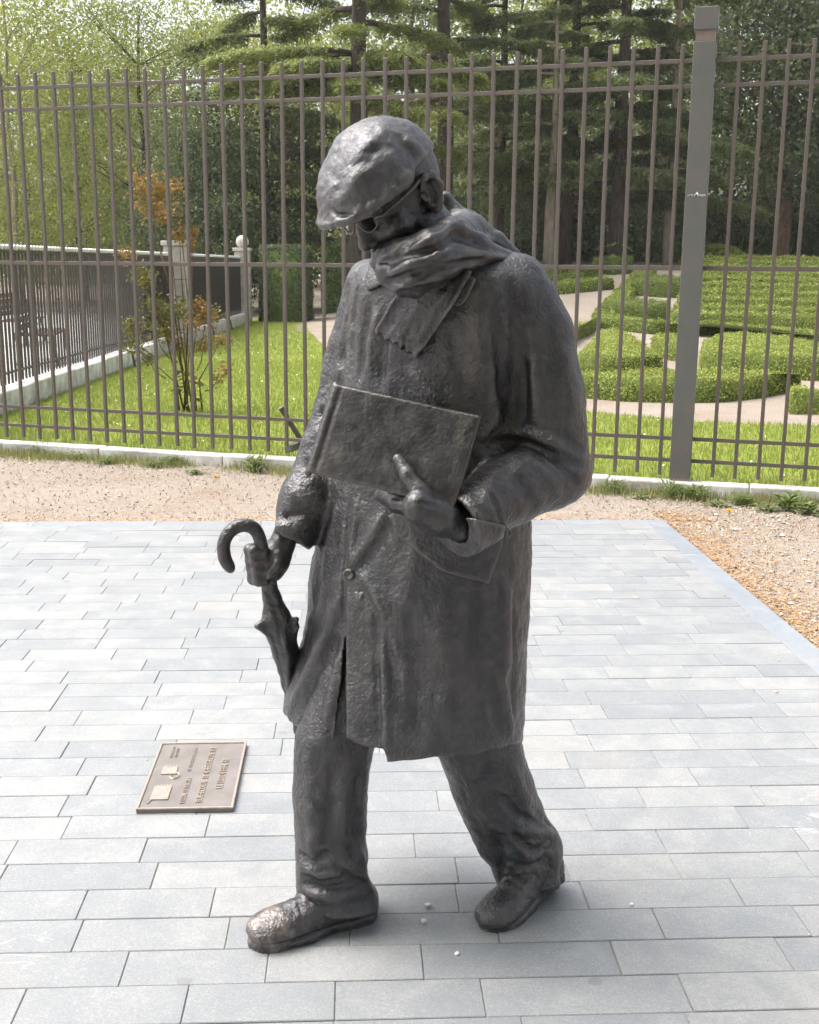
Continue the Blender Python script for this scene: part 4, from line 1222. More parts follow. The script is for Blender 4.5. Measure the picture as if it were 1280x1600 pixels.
# ---------------------------------------------------------------- clipped hedges
def hedge(name, foot, h, label, mat=None, leaf=.035, dens=900, dome=0.0, group='clipped box hedges of the garden', taper=.04, core_mat=None):
    """foot: list of (x,y) ground corners (counter-clockwise or not), h height"""
    P = np.array(foot, float)
    ar = .5 * np.sum(P[:, 0] * np.roll(P[:, 1], -1) - np.roll(P[:, 0], -1) * P[:, 1])
    if ar < 0: P = P[::-1]; ar = -ar
    cen = P.mean(0)
    Z = T(P[:, 0], P[:, 1])
    Pt = P + (cen - P) / (np.linalg.norm(cen - P, axis=1, keepdims=True) + 1e-9) * taper
    A = Acc(); n = len(P)
    bot = np.column_stack([P, Z - .05]); top = np.column_stack([Pt, T(Pt[:, 0], Pt[:, 1]) + h * .94])
    ct = np.array([[cen[0], cen[1], float(T(*cen)) + h * .94 + dome * .35]])
    V = np.concatenate([bot, top, ct]); Q = []
    for i in range(n):
        j = (i + 1) % n; Q.append((i, j, n + j, n + i)); Q.append((n + i, n + j, 2 * n, 2 * n))
    # core as triangles/quads: split the top fan into tris written as degenerate-free quads
    side = [q for q in Q if q[3] != q[2]]; fan = [q[:3] for q in Q if q[3] == q[2]]
    C = []; N = []
    lo, hi = P.min(0), P.max(0)
    bbox_area = np.prod(hi - lo)
    k = int(bbox_area * dens * 1.15) + 10
    S = rng.uniform(lo, hi, (k, 2)); S = S[in_poly(S, [tuple(p) for p in Pt])]
    if len(S):
        if dome > 0:
            R = np.max(np.linalg.norm(Pt - cen, axis=1)); q = np.clip(1 - np.linalg.norm(S - cen, axis=1) / R, 0, 1); zz = dome * (1 - (1 - q) ** 2) + .02
        else: zz = 0
        C.append(np.column_stack([S, T(S[:, 0], S[:, 1]) + h + zz + rng.normal(0, .012, len(S))])); N.append(np.tile([0, 0, 1.0], (len(S), 1)))
    for i in range(n):
        j = (i + 1) % n; e = P[j] - P[i]; L = np.linalg.norm(e)
        if L < .01: continue
        nr = np.array([e[1], -e[0]]) / L
        k = int(L * h * dens * 1.3) + 2
        t = rng.uniform(0, 1, k); u = rng.uniform(0, 1, k)
        B = P[i] + e * t[:, None]; Tq = Pt[i] + (Pt[j] - Pt[i]) * t[:, None]
        S = B * (1 - u[:, None]) + Tq * u[:, None] + nr * rng.normal(.006, .014, (k, 1))
        C.append(np.column_stack([S, T(S[:, 0], S[:, 1]) + u * h])); N.append(np.tile([nr[0], nr[1], .25], (k, 1)))
    C = np.concatenate(C); N = np.concatenate(N)
    wv = np.sin(C[:, 0] * 5.3 + C[:, 1] * 3.1) + np.sin(C[:, 0] * 9.7 - C[:, 1] * 7.9 + 1) + np.sin(C[:, 0] * 2.1 + C[:, 1] * 13.0)
    hz = np.clip((C[:, 2] - T(C[:, 0], C[:, 1])) / h, 0, 1)
    C[:, 2] += .012 * wv * hz + rng.normal(0, .010, len(C)) * hz + (rng.uniform(0, 1, len(C)) < .03) * .03 * hz
    N = N + rng.normal(0, .38, N.shape); N /= np.linalg.norm(N, axis=1, keepdims=True)
    LV, LQ = leaves(C, leaf, leaf * .62, rand_dirs(len(C)), N)
    base_ = np.array([cen[0], cen[1], float(T(*cen))])
    me = bpy.data.meshes.new(name)
    allv = np.concatenate([V, LV]) - base_
    faces = [tuple(q) for q in side] + [tuple(q) for q in fan]
    me = new_mesh_mixed(name, allv, side, fan, LQ + len(V))
    me.materials.append(core_mat or M_CORE); me.materials.append(mat or L_BOX)
    mi = np.zeros(len(me.polygons), np.int32); mi[len(side) + len(fan):] = 1
    me.polygons.foreach_set('material_index', mi)
    return tag(link(name, me, None, None, tuple(base_)), label, 'hedge', group)
def new_mesh_mixed(name, verts, quads, tris, lq):
    me = bpy.data.meshes.new(name)
    verts = np.ascontiguousarray(verts, np.float32)
    q = np.array(quads, np.int32).reshape(-1, 4); t = np.array(tris, np.int32).reshape(-1, 3); l = np.asarray(lq, np.int32).reshape(-1, 4)
    loops = np.concatenate([q.ravel(), t.ravel(), l.ravel()])
    starts = np.concatenate([np.arange(len(q)) * 4, len(q) * 4 + np.arange(len(t)) * 3, len(q) * 4 + len(t) * 3 + np.arange(len(l)) * 4]).astype(np.int32)
    me.vertices.add(len(verts)); me.vertices.foreach_set('co', verts.ravel())
    me.loops.add(len(loops)); me.loops.foreach_set('vertex_index', loops.astype(np.int32))
    me.polygons.add(len(starts)); me.polygons.foreach_set('loop_start', starts)
    me.update(calc_edges=True); return me
m = NT('hedge_core', .9, 0, .1); m.color(m.ramp(m.noise(20, 3), [(.3, (.06, .085, .02)), (.7, (.11, .145, .035))])); M_CORE = m.m
def gp(pts, up=0.0): return [tuple(GT(x, y, up)[:2]) for x, y in pts]
# front row: long low hedge along the path
f0 = gp([(905, 622), (980, 628), (1060, 630), (1130, 629), (1190, 622), (1240, 612)])
f1 = gp([(1255, 585), (1180, 580), (1100, 579), (1000, 580), (930, 582), (890, 588)], .24)
hedge('box_hedge', f0 + f1, .25, 'long low clipped hedge curving along the near garden path behind the post', leaf=.030, dens=2200)
hedge('box_hedge', gp([(900, 578), (960, 580), (1036, 580)], .10) + gp([(1034, 560), (1010, 540), (985, 524), (960, 516), (935, 520), (918, 540)], .28), .30, 'flat wedge-shaped clipped hedge left of the fence post', leaf=.030, dens=1800)
hedge('box_hedge', gp([(1095, 572), (1140, 578), (1200, 580), (1290, 585), (1330, 575)], .10) + gp([(1330, 545), (1240, 530), (1190, 523), (1130, 522), (1098, 535)], .30), .32, 'broad rounded clipped hedge right of the fence post', leaf=.030, dens=1800)
hedge('box_hedge', gp([(1232, 638), (1300, 645), (1340, 640)]) + gp([(1340, 618), (1290, 612), (1236, 612)], .24), .25, 'short low clipped hedge cut by the right edge of the photo', leaf=.030, dens=2200)
hedge('box_hedge', gp([(1017, 550), (1040, 562), (1062, 566)], .0) + gp([(1075, 530), (1045, 522), (1020, 526)], .26), .28, 'small dark clipped hedge half hidden by the fence post', leaf=.032, dens=1500)
hedge('box_hedge', gp([(884, 545), (905, 530), (935, 512)], .0) + gp([(925, 504), (900, 508), (880, 520)], .26), .30, 'small clipped hedge beside the statue\'s bent elbow', leaf=.032, dens=1500)
def strip(pts, w, h, label, up=.0, leaf=.04, dens=900, mat=None):
    G = [np.array(GT(x, y, up)[:2]) for x, y in pts]
    L = []; R = []
    for i, p in enumerate(G):
        t = G[min(i + 1, len(G) - 1)] - G[max(i - 1, 0)]; t /= np.linalg.norm(t) + 1e-9; nrm = np.array([-t[1], t[0]])
        L.append(tuple(p)); R.append(tuple(p + nrm * w))
    return hedge('box_hedge', L + R[::-1], h, label, leaf=leaf, dens=dens, mat=mat)
strip([(925, 512), (960, 516), (1010, 522), (1060, 524), (1130, 524), (1200, 531), (1290, 546)], .45, .26, 'narrow yellow-green hedge strip running behind the front hedges', leaf=.036, dens=1300)
strip([(924, 505), (945, 482), (965, 460), (985, 440), (1000, 428)], -.5, .22, 'narrow hedge strip climbing diagonally beside the gravel path', leaf=.045, dens=800)
hedge('box_hedge', gp([(938, 500), (985, 504), (1040, 506)]) + gp([(1048, 474), (990, 470), (962, 470)], .35), .42, 'nearer of the two square dark hedge blocks left of the post', leaf=.045, dens=900, mat=L_MID)
hedge('box_hedge', gp([(984, 461), (1030, 465), (1075, 466)]) + gp([(1075, 436), (1030, 433), (995, 433)], .35), .42, 'farther of the two square dark hedge blocks left of the post', leaf=.05, dens=700, mat=L_MID)
strip([(830, 462), (880, 460), (960, 452)], .4, .30, 'low straight hedge across the far end of the gravel path', leaf=.05, dens=700)
hedge('box_hedge', gp([(840, 448), (880, 447), (905, 444)]) + gp([(912, 430), (880, 430), (840, 432)], .3), .35, 'low dark hedge behind the statue\'s shoulder, nearest of that group', leaf=.055, dens=600, mat=L_MID)
hedge('box_hedge', gp([(850, 436), (900, 440), (935, 438)]) + gp([(938, 424), (900, 422), (850, 424)], .3), .36, 'long dark hedge behind the statue\'s shoulder, next to the gravel path', leaf=.055, dens=600, mat=L_MID)
hedge('box_hedge', gp([(924, 428), (960, 430), (990, 424)]) + gp([(985, 412), (950, 412), (928, 414)], .3), .5, 'round topped dark hedge at the far end of the gravel path', leaf=.06, dens=500, mat=L_MID, dome=.35)
ROWN = ['first (nearest)', 'second', 'third', 'fourth', 'fifth', 'sixth', 'seventh', 'eighth', 'ninth', 'tenth', 'eleventh']
for i in range(10):
    D = 25.8 + 1.12 * i
    xl = (1043 + 5 * i - 640) / FPX * D * 1.0; xr = 15.5
    pts = [(xl, D), (4.0 if xl < 3.9 else xl + .1, D - .02), (10.0, D - .45), (xr, D - .9), (xr, D - .45), (10.0, D + .0), (xl, D + .44)]
    hedge('box_hedge', pts, .42 + .02 * (i == 0), f'{ROWN[i]} of the parallel clipped hedge rows right of the post', leaf=.055, dens=650, group='parallel hedge rows', mat=L_BOX)
dc = GT(1105, 408); dcx = (1105 - 640) / FPX * 38.6
hedge('clipped_shrub', [(dcx + 1.45 * math.cos(a), 38.6 + 1.2 * math.sin(a)) for a in np.linspace(0, 2 * math.pi, 15)[:-1]], .25, 'bright dome-shaped clipped shrub behind the hedge rows', leaf=.08, dens=520, dome=.55, taper=.25)
# tall clipped hedge block at the end of the lawn
bx0 = (408 - 640) / FPX * 30.5; bx1 = (478 - 640) / FPX * 30.5
hedge('tall_hedge', [(bx0, 30.2), (bx1, 30.2), (bx1 + .1, 31.6), (bx0, 31.6)], 1.95, 'tall dark clipped hedge block at the far end of the lawn', mat=L_DARK, leaf=.07, dens=600, taper=.05)
hedge('tall_hedge', [(bx1 + .15, 34), (2.0, 34.5), (2.0, 35.5), (bx1 + .15, 35.2)], 2.1, 'long dark hedge wall behind the statue below the cedars', mat=L_DARK, leaf=.09, dens=330)
hedge('tall_hedge', [(2.2, 49), (22, 47.5), (22, 49), (2.2, 50.5)], 2.6, 'dark hedge wall closing the garden behind the tree trunks at right', mat=L_DARK, leaf=.13, dens=170)

# ---------------------------------------------------------------- trees
def limb(m, p0, p1, r0, r1, sag=0.0, n=6, wob=.05):
    p0 = np.array(p0, float); p1 = np.array(p1, float); L = np.linalg.norm(p1 - p0); pts = []
    for i in range(n):
        t = i / (n - 1); q = p0 + (p1 - p0) * t + np.array([rng.normal(0, wob * L * .3), rng.normal(0, wob * L * .3), 0]) * (0 < i < n - 1)
        q[2] += sag * L * (t * t - t) * -1 if False else -sag * L * t * t
        pts.append(q)
    m.tube(pts, [r0 + (r1 - r0) * i / (n - 1) for i in range(n)], 7)
    return pts
def broadleaf(base, H, R, trunk_r, mat, bark, label, name='broadleaf_tree', leaf=.16, nclump=110, per=170, zlow=.15, lean=(0, 0), group='trees behind the garden', clip=False):
    base = np.array(base, float)
    t = empty(name, tuple(base), label, 'tree', group)
    mb = MB()
    top = np.array([lean[0], lean[1], H * .85])
    tp = limb(mb, (0, 0, -.3), top, trunk_r, trunk_r * .25, n=8, wob=.03)
    A = Acc()
    cz = H * (zlow + 1) / 2; rz = H * (1 - zlow) / 2
    for i in range(nclump):
        d = rand_dirs(1)[0]; rr = rng.uniform(.45, 1.0) ** .6
        c = np.array([d[0] * R * rr, d[1] * R * rr * .9, cz + d[2] * rz * rr]) + np.array([lean[0], lean[1], 0]) * .6
        k = np.argmin([abs(q[2] - max(c[2] - 1.0, H * .12)) for q in tp])
        if i % 2 == 0: limb(mb, tp[k], c, trunk_r * .16, .012, sag=-.04, n=4)
        sz = rng.uniform(.45, .95) * R * .26 + .15
        n = int(per * rng.uniform(.6, 1.3))
        P = c + rng.normal(0, 1, (n, 3)) * np.array([sz, sz, sz * .6])
        if clip: P = P[(P[:, 1] + base[1] < -1.2) | (P[:, 2] > 3.4)]; n = len(P)
        if n == 0: continue
        nrm = rand_dirs(n) * .8 + np.array([0, 0, .6]); nrm /= np.linalg.norm(nrm, axis=1, keepdims=True)
        A.add(*leaves(P, leaf, leaf * .6, rand_dirs(n), nrm))
    link('trunk', mb.mesh('trunk', True), bark, t)
    link('crown', A.mesh('crown'), mat, t)
    return t
def cedar(base, H, R, trunk_r, label, mat=None, zmin=2.0, nb=34, group='cedars behind the garden', bark=None, az=None, dens=1.0, leaf=.13, droop=.22, boughs=()):
    base = np.array(base, float)
    t = empty('cedar_tree', tuple(base), label, 'tree', group)
    mb = MB(); tp = limb(mb, (0, 0, -.3), (rng.normal(0, .1), rng.normal(0, .1), H), trunk_r, trunk_r * .2, n=9, wob=.012)
    A = Acc(); zz = np.linspace(zmin, H * .96, nb)
    todo = [(z, None, None) for z in zz] + list(boughs)
    for i, (z, ba_, bl_) in enumerate(todo):
        a = math.radians(ba_) if ba_ is not None else (i * 2.399 + rng.normal(0, .3)) if az is None else rng.uniform(*az)
        L = R * (1 - .55 * (z - zmin) / (H - zmin)) * rng.uniform(.65, 1.1)
        if bl_: L = bl_
        d = np.array([math.cos(a), math.sin(a), 0]); side = np.array([-d[1], d[0], 0])
        p0 = np.array([0, 0, z]); p1 = p0 + d * L + np.array([0, 0, .12 * L])
        pts = limb(mb, p0, p1, trunk_r * .26, .015, sag=droop, n=7, wob=.05)
        pts = np.array(pts)
        n = int(760 * L * dens * (1.8 if bl_ else 1))
        u = rng.uniform(.12, 1.0, n) ** .75
        ii_ = np.minimum((u * 6).astype(int), 5); fr = u * 6 - ii_
        C = pts[ii_] * (1 - fr[:, None]) + pts[ii_ + 1] * fr[:, None]
        hw = .20 * L * np.sin(np.clip(u, 0, 1) * 2.6) + .10
        # sprays: quantise sideways offset so needles gather into fingers
        fing = rng.integers(0, 16, n); off = (rng.uniform(-1, 1, 16)[fing] * .8 + rng.normal(0, .16, n)) * hw
        C = C + side * off[:, None] + d * (np.abs(off) * .5)[:, None]
        C[:, 2] += rng.normal(0, .055, n) - .10 * (np.abs(off) / (hw + .01)) ** 2 - rng.exponential(.10, n) * .9
        ax = d * .6 + side * np.sign(off)[:, None] * .7 + rng.normal(0, .35, (n, 3)); ax[:, 2] -= .35
        nr = np.tile([0, 0, 1.0], (n, 1)) + rng.normal(0, .45, (n, 3))
        A.add(*leaves(C, leaf, leaf * .28, ax, nr))
    link('trunk', mb.mesh('trunk', True), bark or M_BARKD, t)
    link('crown', A.mesh('crown'), mat or L_CEDAR, t)
    return t
def at(px, D): 
    x = (px - 640) / FPX * D * 1.0
    return (x, D, float(T(x, D)))
# light deciduous trees at the left
broadleaf(at(40, 36), 11, 2.6, .12, L_LIME, M_BARKP, 'pale-stemmed light green tree at the far left edge', nclump=80, zlow=.06, leaf=.105, per=300)
broadleaf(at(135, 43), 11, 3.0, .16, L_LIME, M_BARKD, 'light green leafy tree behind the left part of the side fence', nclump=85, zlow=.06, leaf=.12, per=300)
broadleaf(at(238, 38), 10.5, 2.6, .14, L_MID, M_BARKD, 'mid green leafy tree above the reddish shrub', nclump=80, zlow=.08, leaf=.105, per=300)
broadleaf(at(330, 46), 11.5, 3.2, .17, L_LIME, M_BARKD, 'light green tree above the ball-topped pillar', nclump=85, zlow=.05, leaf=.125, per=300)
broadleaf(at(60, 56), 12, 3.8, .2, L_MID, M_BARKD, 'tall hazy green tree farthest back at the left', nclump=60, zlow=.03, leaf=.24)
broadleaf(at(215, 58), 11, 3.8, .2, L_LIME, M_BARKD, 'distant yellow-green tree between the left trees', nclump=55, zlow=.03, leaf=.24)
broadleaf(at(470, 54), 13, 4.0, .2, L_LIME, M_BARKD, 'yellow-green tree glimpsed left of the cedar trunk above the cap', nclump=90, zlow=.05, leaf=.22)
broadleaf(at(800, 56), 14, 4.4, .2, L_LIME, M_BARKD, 'bright yellow-green tree glimpsed between the cedars', nclump=90, zlow=.1, leaf=.23)
broadleaf(at(985, 54), 13.5, 4.0, .2, L_LIME, M_BARKD, 'bright green tree glimpsed just left of the post top', nclump=85, zlow=.15, leaf=.23)
broadleaf(at(640, 54), 13, 3.8, .2, L_MID, M_BARKD, 'mid green tree directly behind the cap between the cedar trunks', nclump=75, zlow=.05, leaf=.22)
broadleaf(at(-130, 40), 12, 3.6, .18, L_LIME, M_BARKD, 'leafy green tree just beyond the left edge of the photo', nclump=80, zlow=.04, leaf=.17, per=180)
broadleaf(at(-330, 46), 13, 4.4, .2, L_MID, M_BARKD, 'broad green tree farther beyond the left edge of the photo', nclump=80, zlow=.03, leaf=.2, per=180)
# dark evergreen mass at the right
broadleaf(at(1200, 43), 14, 3.2, .30, L_DARK, M_BARKB, 'dark evergreen tree with brown trunk right of the post', nclump=120, zlow=.16, leaf=.19)
broadleaf(at(1310, 41), 13, 3.2, .26, L_DARK, M_BARKB, 'dark evergreen tree at the right edge of the photo', nclump=110, zlow=.14, leaf=.19)
broadleaf(at(1110, 47), 13, 3.2, .2, L_DARK, M_BARKD, 'dark leafy tree directly behind the fence post', nclump=110, zlow=.06, leaf=.2)
broadleaf(at(330, 35), 6.5, 2.0, .12, L_DARK, M_BARKD, 'dark rounded evergreen behind the ball-topped pillar', nclump=70, zlow=.02, leaf=.105, per=300)
broadleaf(at(430, 39), 7, 2.2, .14, L_DARK, M_BARKD, 'dark evergreen behind the tall clipped hedge block', nclump=70, zlow=.02, leaf=.16)
broadleaf(at(800, 47), 5.5, 3.0, .14, L_DARK, M_BARKD, 'dark low evergreen behind the statue\'s shoulder', nclump=70, zlow=.0, leaf=.19)
broadleaf(at(950, 48), 5.5, 3.0, .14, L_DARK, M_BARKD, 'dark low evergreen left of the dome-shaped shrub', nclump=70, zlow=.0, leaf=.19)
broadleaf(at(1290, 48), 6.5, 3.2, .14, L_DARK, M_BARKD, 'dark low evergreen behind the far hedge rows at right', nclump=70, zlow=.0, leaf=.19)
# cedars
cedar(at(558, 34), 15, 4.2, .36, 'big cedar with thick dark trunk rising left of the cap', zmin=4.6, nb=26, leaf=.15, mat=L_CEDARB,
      boughs=[(6.4, 178, 3.9), (6.9, 200, 4.2), (6.6, -8, 3.6), (6.2, -40, 3.0), (6.5, 235, 3.0), (6.0, 270, 2.6), (6.7, -65, 3.0), (5.9, 215, 2.8)])
cedar(at(688, 38), 16, 4.4, .34, 'cedar with straight dark trunk rising right of the cap', zmin=4.8, nb=26, leaf=.16)
cedar(at(875, 40), 15, 4.4, .24, 'cedar with drooping boughs behind the statue\'s shoulder', zmin=2.3, nb=36, leaf=.16)
cedar(at(950, 38.5), 14, 4.0, .30, 'cedar with dark trunk midway between shoulder and post', zmin=2.4, nb=34, leaf=.16)
cedar(at(775, 43), 14, 4.0, .22, 'slim cedar farther back between the two thick trunks', zmin=2.6, nb=30, leaf=.17)
cedar(at(420, 37), 13, 3.8, .22, 'cedar with dark leaning boughs left of the thick trunks', zmin=2.4, nb=30, leaf=.15)
cedar(at(1030, 39), 12, 3.2, .16, 'thin pale-stemmed cedar just left of the post', zmin=2.2, nb=28, bark=M_BARKP, leaf=.16)
cedar(at(849, 37.2), 8.0, 2.4, .20, 'short pale-trunked cedar beside the statue\'s shoulder', zmin=3.2, nb=16, bark=M_BARKP, leaf=.15)
# far wood that closes the view
A = Acc()
for i in range(620):
    px = rng.uniform(-700, 1650); D = rng.uniform(58, 72); x = (px - 640) / FPX * D
    top = 12.0 if px > 420 else 4.5
    z = rng.uniform(0, top); n = 110
    P = np.array([x, D, z]) + rng.normal(0, 1, (n, 3)) * np.array([.9, .7, .6])
    A.add(*leaves(P, .34, .22))
tag(link('far_wood', A.mesh('far_wood'), L_MID), 'hazy green woodland closing the view behind the garden', 'woodland', kind='stuff')

# ---------------------------------------------------------------- reddish shrub on the lawn
sb = G0(296, 642); D0 = sb[1]
shrub = empty('reddish_shrub', (sb[0], sb[1], 0), 'spindly shrub with orange-brown leaves on the lawn behind the fence', 'shrub')
L_RED = leaf_material('leaf_copper', (.13, .085, .022), (.24, .115, .030), (.34, .15, .045), .3)
L_OLV = leaf_material('leaf_olive', (.075, .085, .020), (.13, .125, .030), (.21, .145, .040), .3)
mb = MB(); A1, A2 = Acc(), Acc()
cl = [(228, 290, 22, 0), (252, 300, 18, 0), (276, 292, 12, 0), (240, 330, 16, 0), (262, 335, 16, 0), (280, 365, 12, 0), (300, 362, 9, 0), (302, 382, 8, 0), (222, 432, 15, 1), (200, 398, 12, 0), (232, 440, 10, 1),
      (244, 478, 16, 1), (262, 488, 18, 1), (240, 510, 16, 1), (203, 510, 14, 1), (210, 540, 14, 1), (262, 520, 14, 1), (285, 480, 12, 1), (310, 478, 12, 0), (322, 492, 14, 0), (338, 492, 10, 1), (300, 505, 12, 0), (280, 540, 12, 0), (345, 532, 12, 0), (352, 580, 10, 0), (340, 592, 8, 0), (230, 560, 10, 1), (318, 540, 10, 0)]
for (px, py, r, kind) in cl:
    yy = D0 + rng.normal(0, .15); c = W(px, py, yy); c_rel = c - np.array([sb[0], sb[1], 0])
    st = np.array([rng.normal(0, .05), rng.normal(0, .05), 0])
    mid = c_rel * .5 + np.array([rng.normal(0, .04), rng.normal(0, .04), -.05])
    if len(A1.V) + len(A2.V) in (0, 2, 4, 7, 9, 12, 15, 18, 21, 23): mb.tube([st, mid * np.array([.75, .75, 1.0]), c_rel], [.011, .008, .003], 5)
    else: mb.tube([c_rel * np.array([.55, .55, .62]), c_rel * .8 + np.array([0, 0, -.04]), c_rel], [.006, .005, .003], 5)
    rr = r / FPX * yy; n = int(150 * (r / 14) ** 2)
    P = c_rel + rng.normal(0, .62, (n, 3)) * rr
    (A1 if kind == 0 else A2).add(*leaves(P, .042, .024))
for k in range(70):
    a = rng.uniform(0, 6.28); q = np.array([math.cos(a) * rng.uniform(.02, .16), math.sin(a) * rng.uniform(.02, .16), rng.uniform(.06, .42)])
    A2.add(*leaves(q[None], .12, .05, np.array([[math.cos(a), math.sin(a), -.3]]))) if k < 26 else None
link('stems', mb.mesh('stems', True), M_BARKB, shrub)
link('copper_leaves', A1.mesh('copper_leaves'), L_RED, shrub)
link('olive_leaves', A2.mesh('olive_leaves'), L_OLV, shrub)

# ---------------------------------------------------------------- grass blades on the near lawn and verge, litter, weeds
L_GRASS = leaf_material('grass_blade', (.19, .245, .042), (.25, .305, .055), (.35, .37, .10), .3)
L_VERGE = leaf_material('verge_blade', (.15, .20, .05), (.25, .26, .09), (.42, .37, .20), .3)
L_WEED = leaf_material('weed_leaf', (.12, .18, .055), (.17, .235, .075), (.24, .29, .11), .35)
def blades(P, h, w):
    n = len(P); a = rng.uniform(0, 6.28, n); hh = h * rng.uniform(.5, 1.3, n)
    dx = np.column_stack([np.cos(a), np.sin(a), np.zeros(n)]); lean_ = np.column_stack([-np.sin(a), np.cos(a), np.zeros(n)]) * (rng.normal(0, .35, n) * hh)[:, None]
    up = np.column_stack([np.zeros((n, 2)), hh])
    V = np.stack([P - dx * w / 2, P + dx * w / 2, P + lean_ + up + dx * w * .12, P + lean_ + up - dx * w * .12], 1).reshape(-1, 3)
    return V, np.arange(4 * n).reshape(-1, 4)
S = np.concatenate([rng.uniform([-4.3, 7.2], [4.2, 18.0], (150000, 2)), rng.uniform([-4.4, 18.0], [1.0, 31.0], (60000, 2))])
S = S[in_poly(S, lawn_poly)]
A = Acc(); A.add(*blades(np.column_stack([S, np.full(len(S), -.01)]), .036, .008))
tag(link('lawn_grass', A.mesh('lawn_grass'), L_GRASS), 'short bright lawn grass behind the iron fence', 'grass', kind='stuff')
# daisies / pale leaves in the lawn
m = NT('petal', .7); m.color((.75, .76, .60)); M_PETAL = m.m
S = rng.uniform([-4, 8.0], [3.4, 26.0], (900, 2)); S = S[in_poly(S, lawn_poly)]
A = Acc(); A.add(*leaves(np.column_stack([S, np.full(len(S), .026)]), .024, .018, None, np.tile([0, 0, 1.0], (len(S), 1)) + rng.normal(0, .3, (len(S), 3))))
tag(link('lawn_flecks', A.mesh('lawn_flecks'), M_PETAL), 'tiny pale petals and leaves scattered over the lawn', 'petals', kind='stuff')
# verge along the kerb
A = Acc()
s_ = rng.uniform(-1.0, 7.0, 20000); off_ = -.14 - np.abs(rng.normal(0, .11, 20000))
dn = np.sin(s_ * 5.1) + np.sin(s_ * 11.7 + 1) + np.sin(s_ * 2.3 + .4)
kp = rng.uniform(-2.2, 2.4, 20000) < dn; s_, off_ = s_[kp], off_[kp]
P = FO0 + fe[None] * s_[:, None] + fnn[None] * off_[:, None]; P[:, 2] = 0
P[:, 2] = -.014
A.add(*blades(P, .055, .005))
s_ = rng.uniform(-1.0, 7.0, 800); off_ = -.02 + rng.normal(0, .05, 800)
P = FO0 + fe[None] * s_[:, None] + fnn[None] * (off_ + .10)[:, None]; P[:, 2] = .02
A.add(*blades(P, .12, .006))
tag(link('verge_grass', A.mesh('verge_grass'), L_VERGE), 'patchy dry grass along the foot of the white kerb', 'grass', kind='stuff')
# dry leaves and chips on the gravel
L_LIT = leaf_material('leaf_litter', (.27, .20, .14), (.37, .30, .22), (.52, .45, .37), .0, .8)
n = 9000
S = rng.uniform([-3.6, 6.2], [3.4, 9.2], (n, 2)); rel = S - FO0[:2]; dist = rel @ fnn[:2]
S = np.concatenate([S, np.column_stack([rng.uniform(1.5, 3.2, 3500), rng.uniform(3.8, 7.5, 3500)])]); rel = S - FO0[:2]; dist = rel @ fnn[:2]
uvx = (S - PC[:2]) @ eu[:2]; uvy = (S - PC[:2]) @ ev[:2]
ok = (dist < -.13) & ((uvx > .01) | (uvy > .01))
S = S[ok]; A = Acc()
A.add(*leaves(np.column_stack([S, rng.uniform(-.010, .0, len(S))]), .020, .010, None, np.tile([0, 0, 1.0], (len(S), 1)) + rng.normal(0, .25, (len(S), 3))))
tag(link('leaf_litter', A.mesh('leaf_litter'), L_LIT), 'dry leaf scraps and chips strewn over the gravel', 'litter', kind='stuff')
# orange-brown dry needles gathered along the paving edge
L_NEED = leaf_material('dry_needle', (.30, .16, .07), (.42, .24, .11), (.55, .36, .19), .0, .85)
e1 = np.column_stack([rng.exponential(.16, 5200) + .012, -rng.uniform(-.3, 3.4, 5200)]); e2 = np.column_stack([-rng.uniform(-.3, 4.6, 2600), rng.exponential(.07, 2600) + .012])
E_ = np.concatenate([e1, e2]); Pn = PC[None] + eu[None] * E_[:, :1] + ev[None] * E_[:, 1:]; Pn[:, 2] = rng.uniform(-.012, -.003, len(Pn))
A = Acc(); A.add(*leaves(Pn, .034, .005, rand_dirs(len(Pn)) * np.array([1, 1, .1]), np.tile([0, 0, 1.0], (len(Pn), 1)) + rng.normal(0, .2, (len(Pn), 3))))
tag(link('dry_needles', A.mesh('dry_needles'), L_NEED), 'orange-brown dry needles strewn along the paving edge', 'needles', kind='stuff')
# loose stones
st = MB(); oc = [(1,0,0),(-1,0,0),(0,1,0),(0,-1,0),(0,0,1),(0,0,-1)]; of = [(0,2,4),(2,1,4),(1,3,4),(3,0,4),(2,0,5),(1,2,5),(3,1,5),(0,3,5)]
S = np.concatenate([rng.uniform([-3.4, 6.5], [3.2, 9.0], (3000, 2)), np.column_stack([rng.uniform(1.5, 3.0, 1200), rng.uniform(3.9, 7.0, 1200)])])
rel = S - FO0[:2]; dist = rel @ fnn[:2]; uvx = (S - PC[:2]) @ eu[:2]; uvy = (S - PC[:2]) @ ev[:2]
S = S[(dist < -.14) & ((uvx > .01) | (uvy > .01))]
SP_ = np.concatenate([np.column_stack([rng.uniform(-3.2, 1.45, 150), 6.62 - rng.exponential(.10, 150)]), np.column_stack([1.5 - rng.exponential(.08, 90), rng.uniform(3.6, 6.6, 90)]), rng.uniform([-1.6, 1.9], [1.5, 6.4], (45, 2))])
n_sp = len(S); S = np.concatenate([S, SP_])
for i_, p in enumerate(S):
    up_ = .014 if i_ >= n_sp else 0.0
    r = (.4 if up_ else 1) * .003 + rng.exponential(.0026 if not up_ else .0015); a = rng.uniform(0, 6.28); k0 = rng.uniform(.6, 1.4)
    st.add([(p[0] + r * (x * math.cos(a) * k0 - y * math.sin(a)), p[1] + r * (x * math.sin(a) * k0 + y * math.cos(a)), -.014 + up_ + r * .45 + z * r * .6) for x, y, z in oc], of)
me = bpy.data.meshes.new('gravel_stones'); me.from_pydata(st.v, [], st.f)
m = NT('stone_chip', .9, 0, .2); m.color(m.ramp(m.n.new('ShaderNodeNewGeometry').outputs['Random Per Island'], [(0, (.30, .25, .20)), (.6, (.48, .42, .35)), (1, (.66, .62, .56))])); 
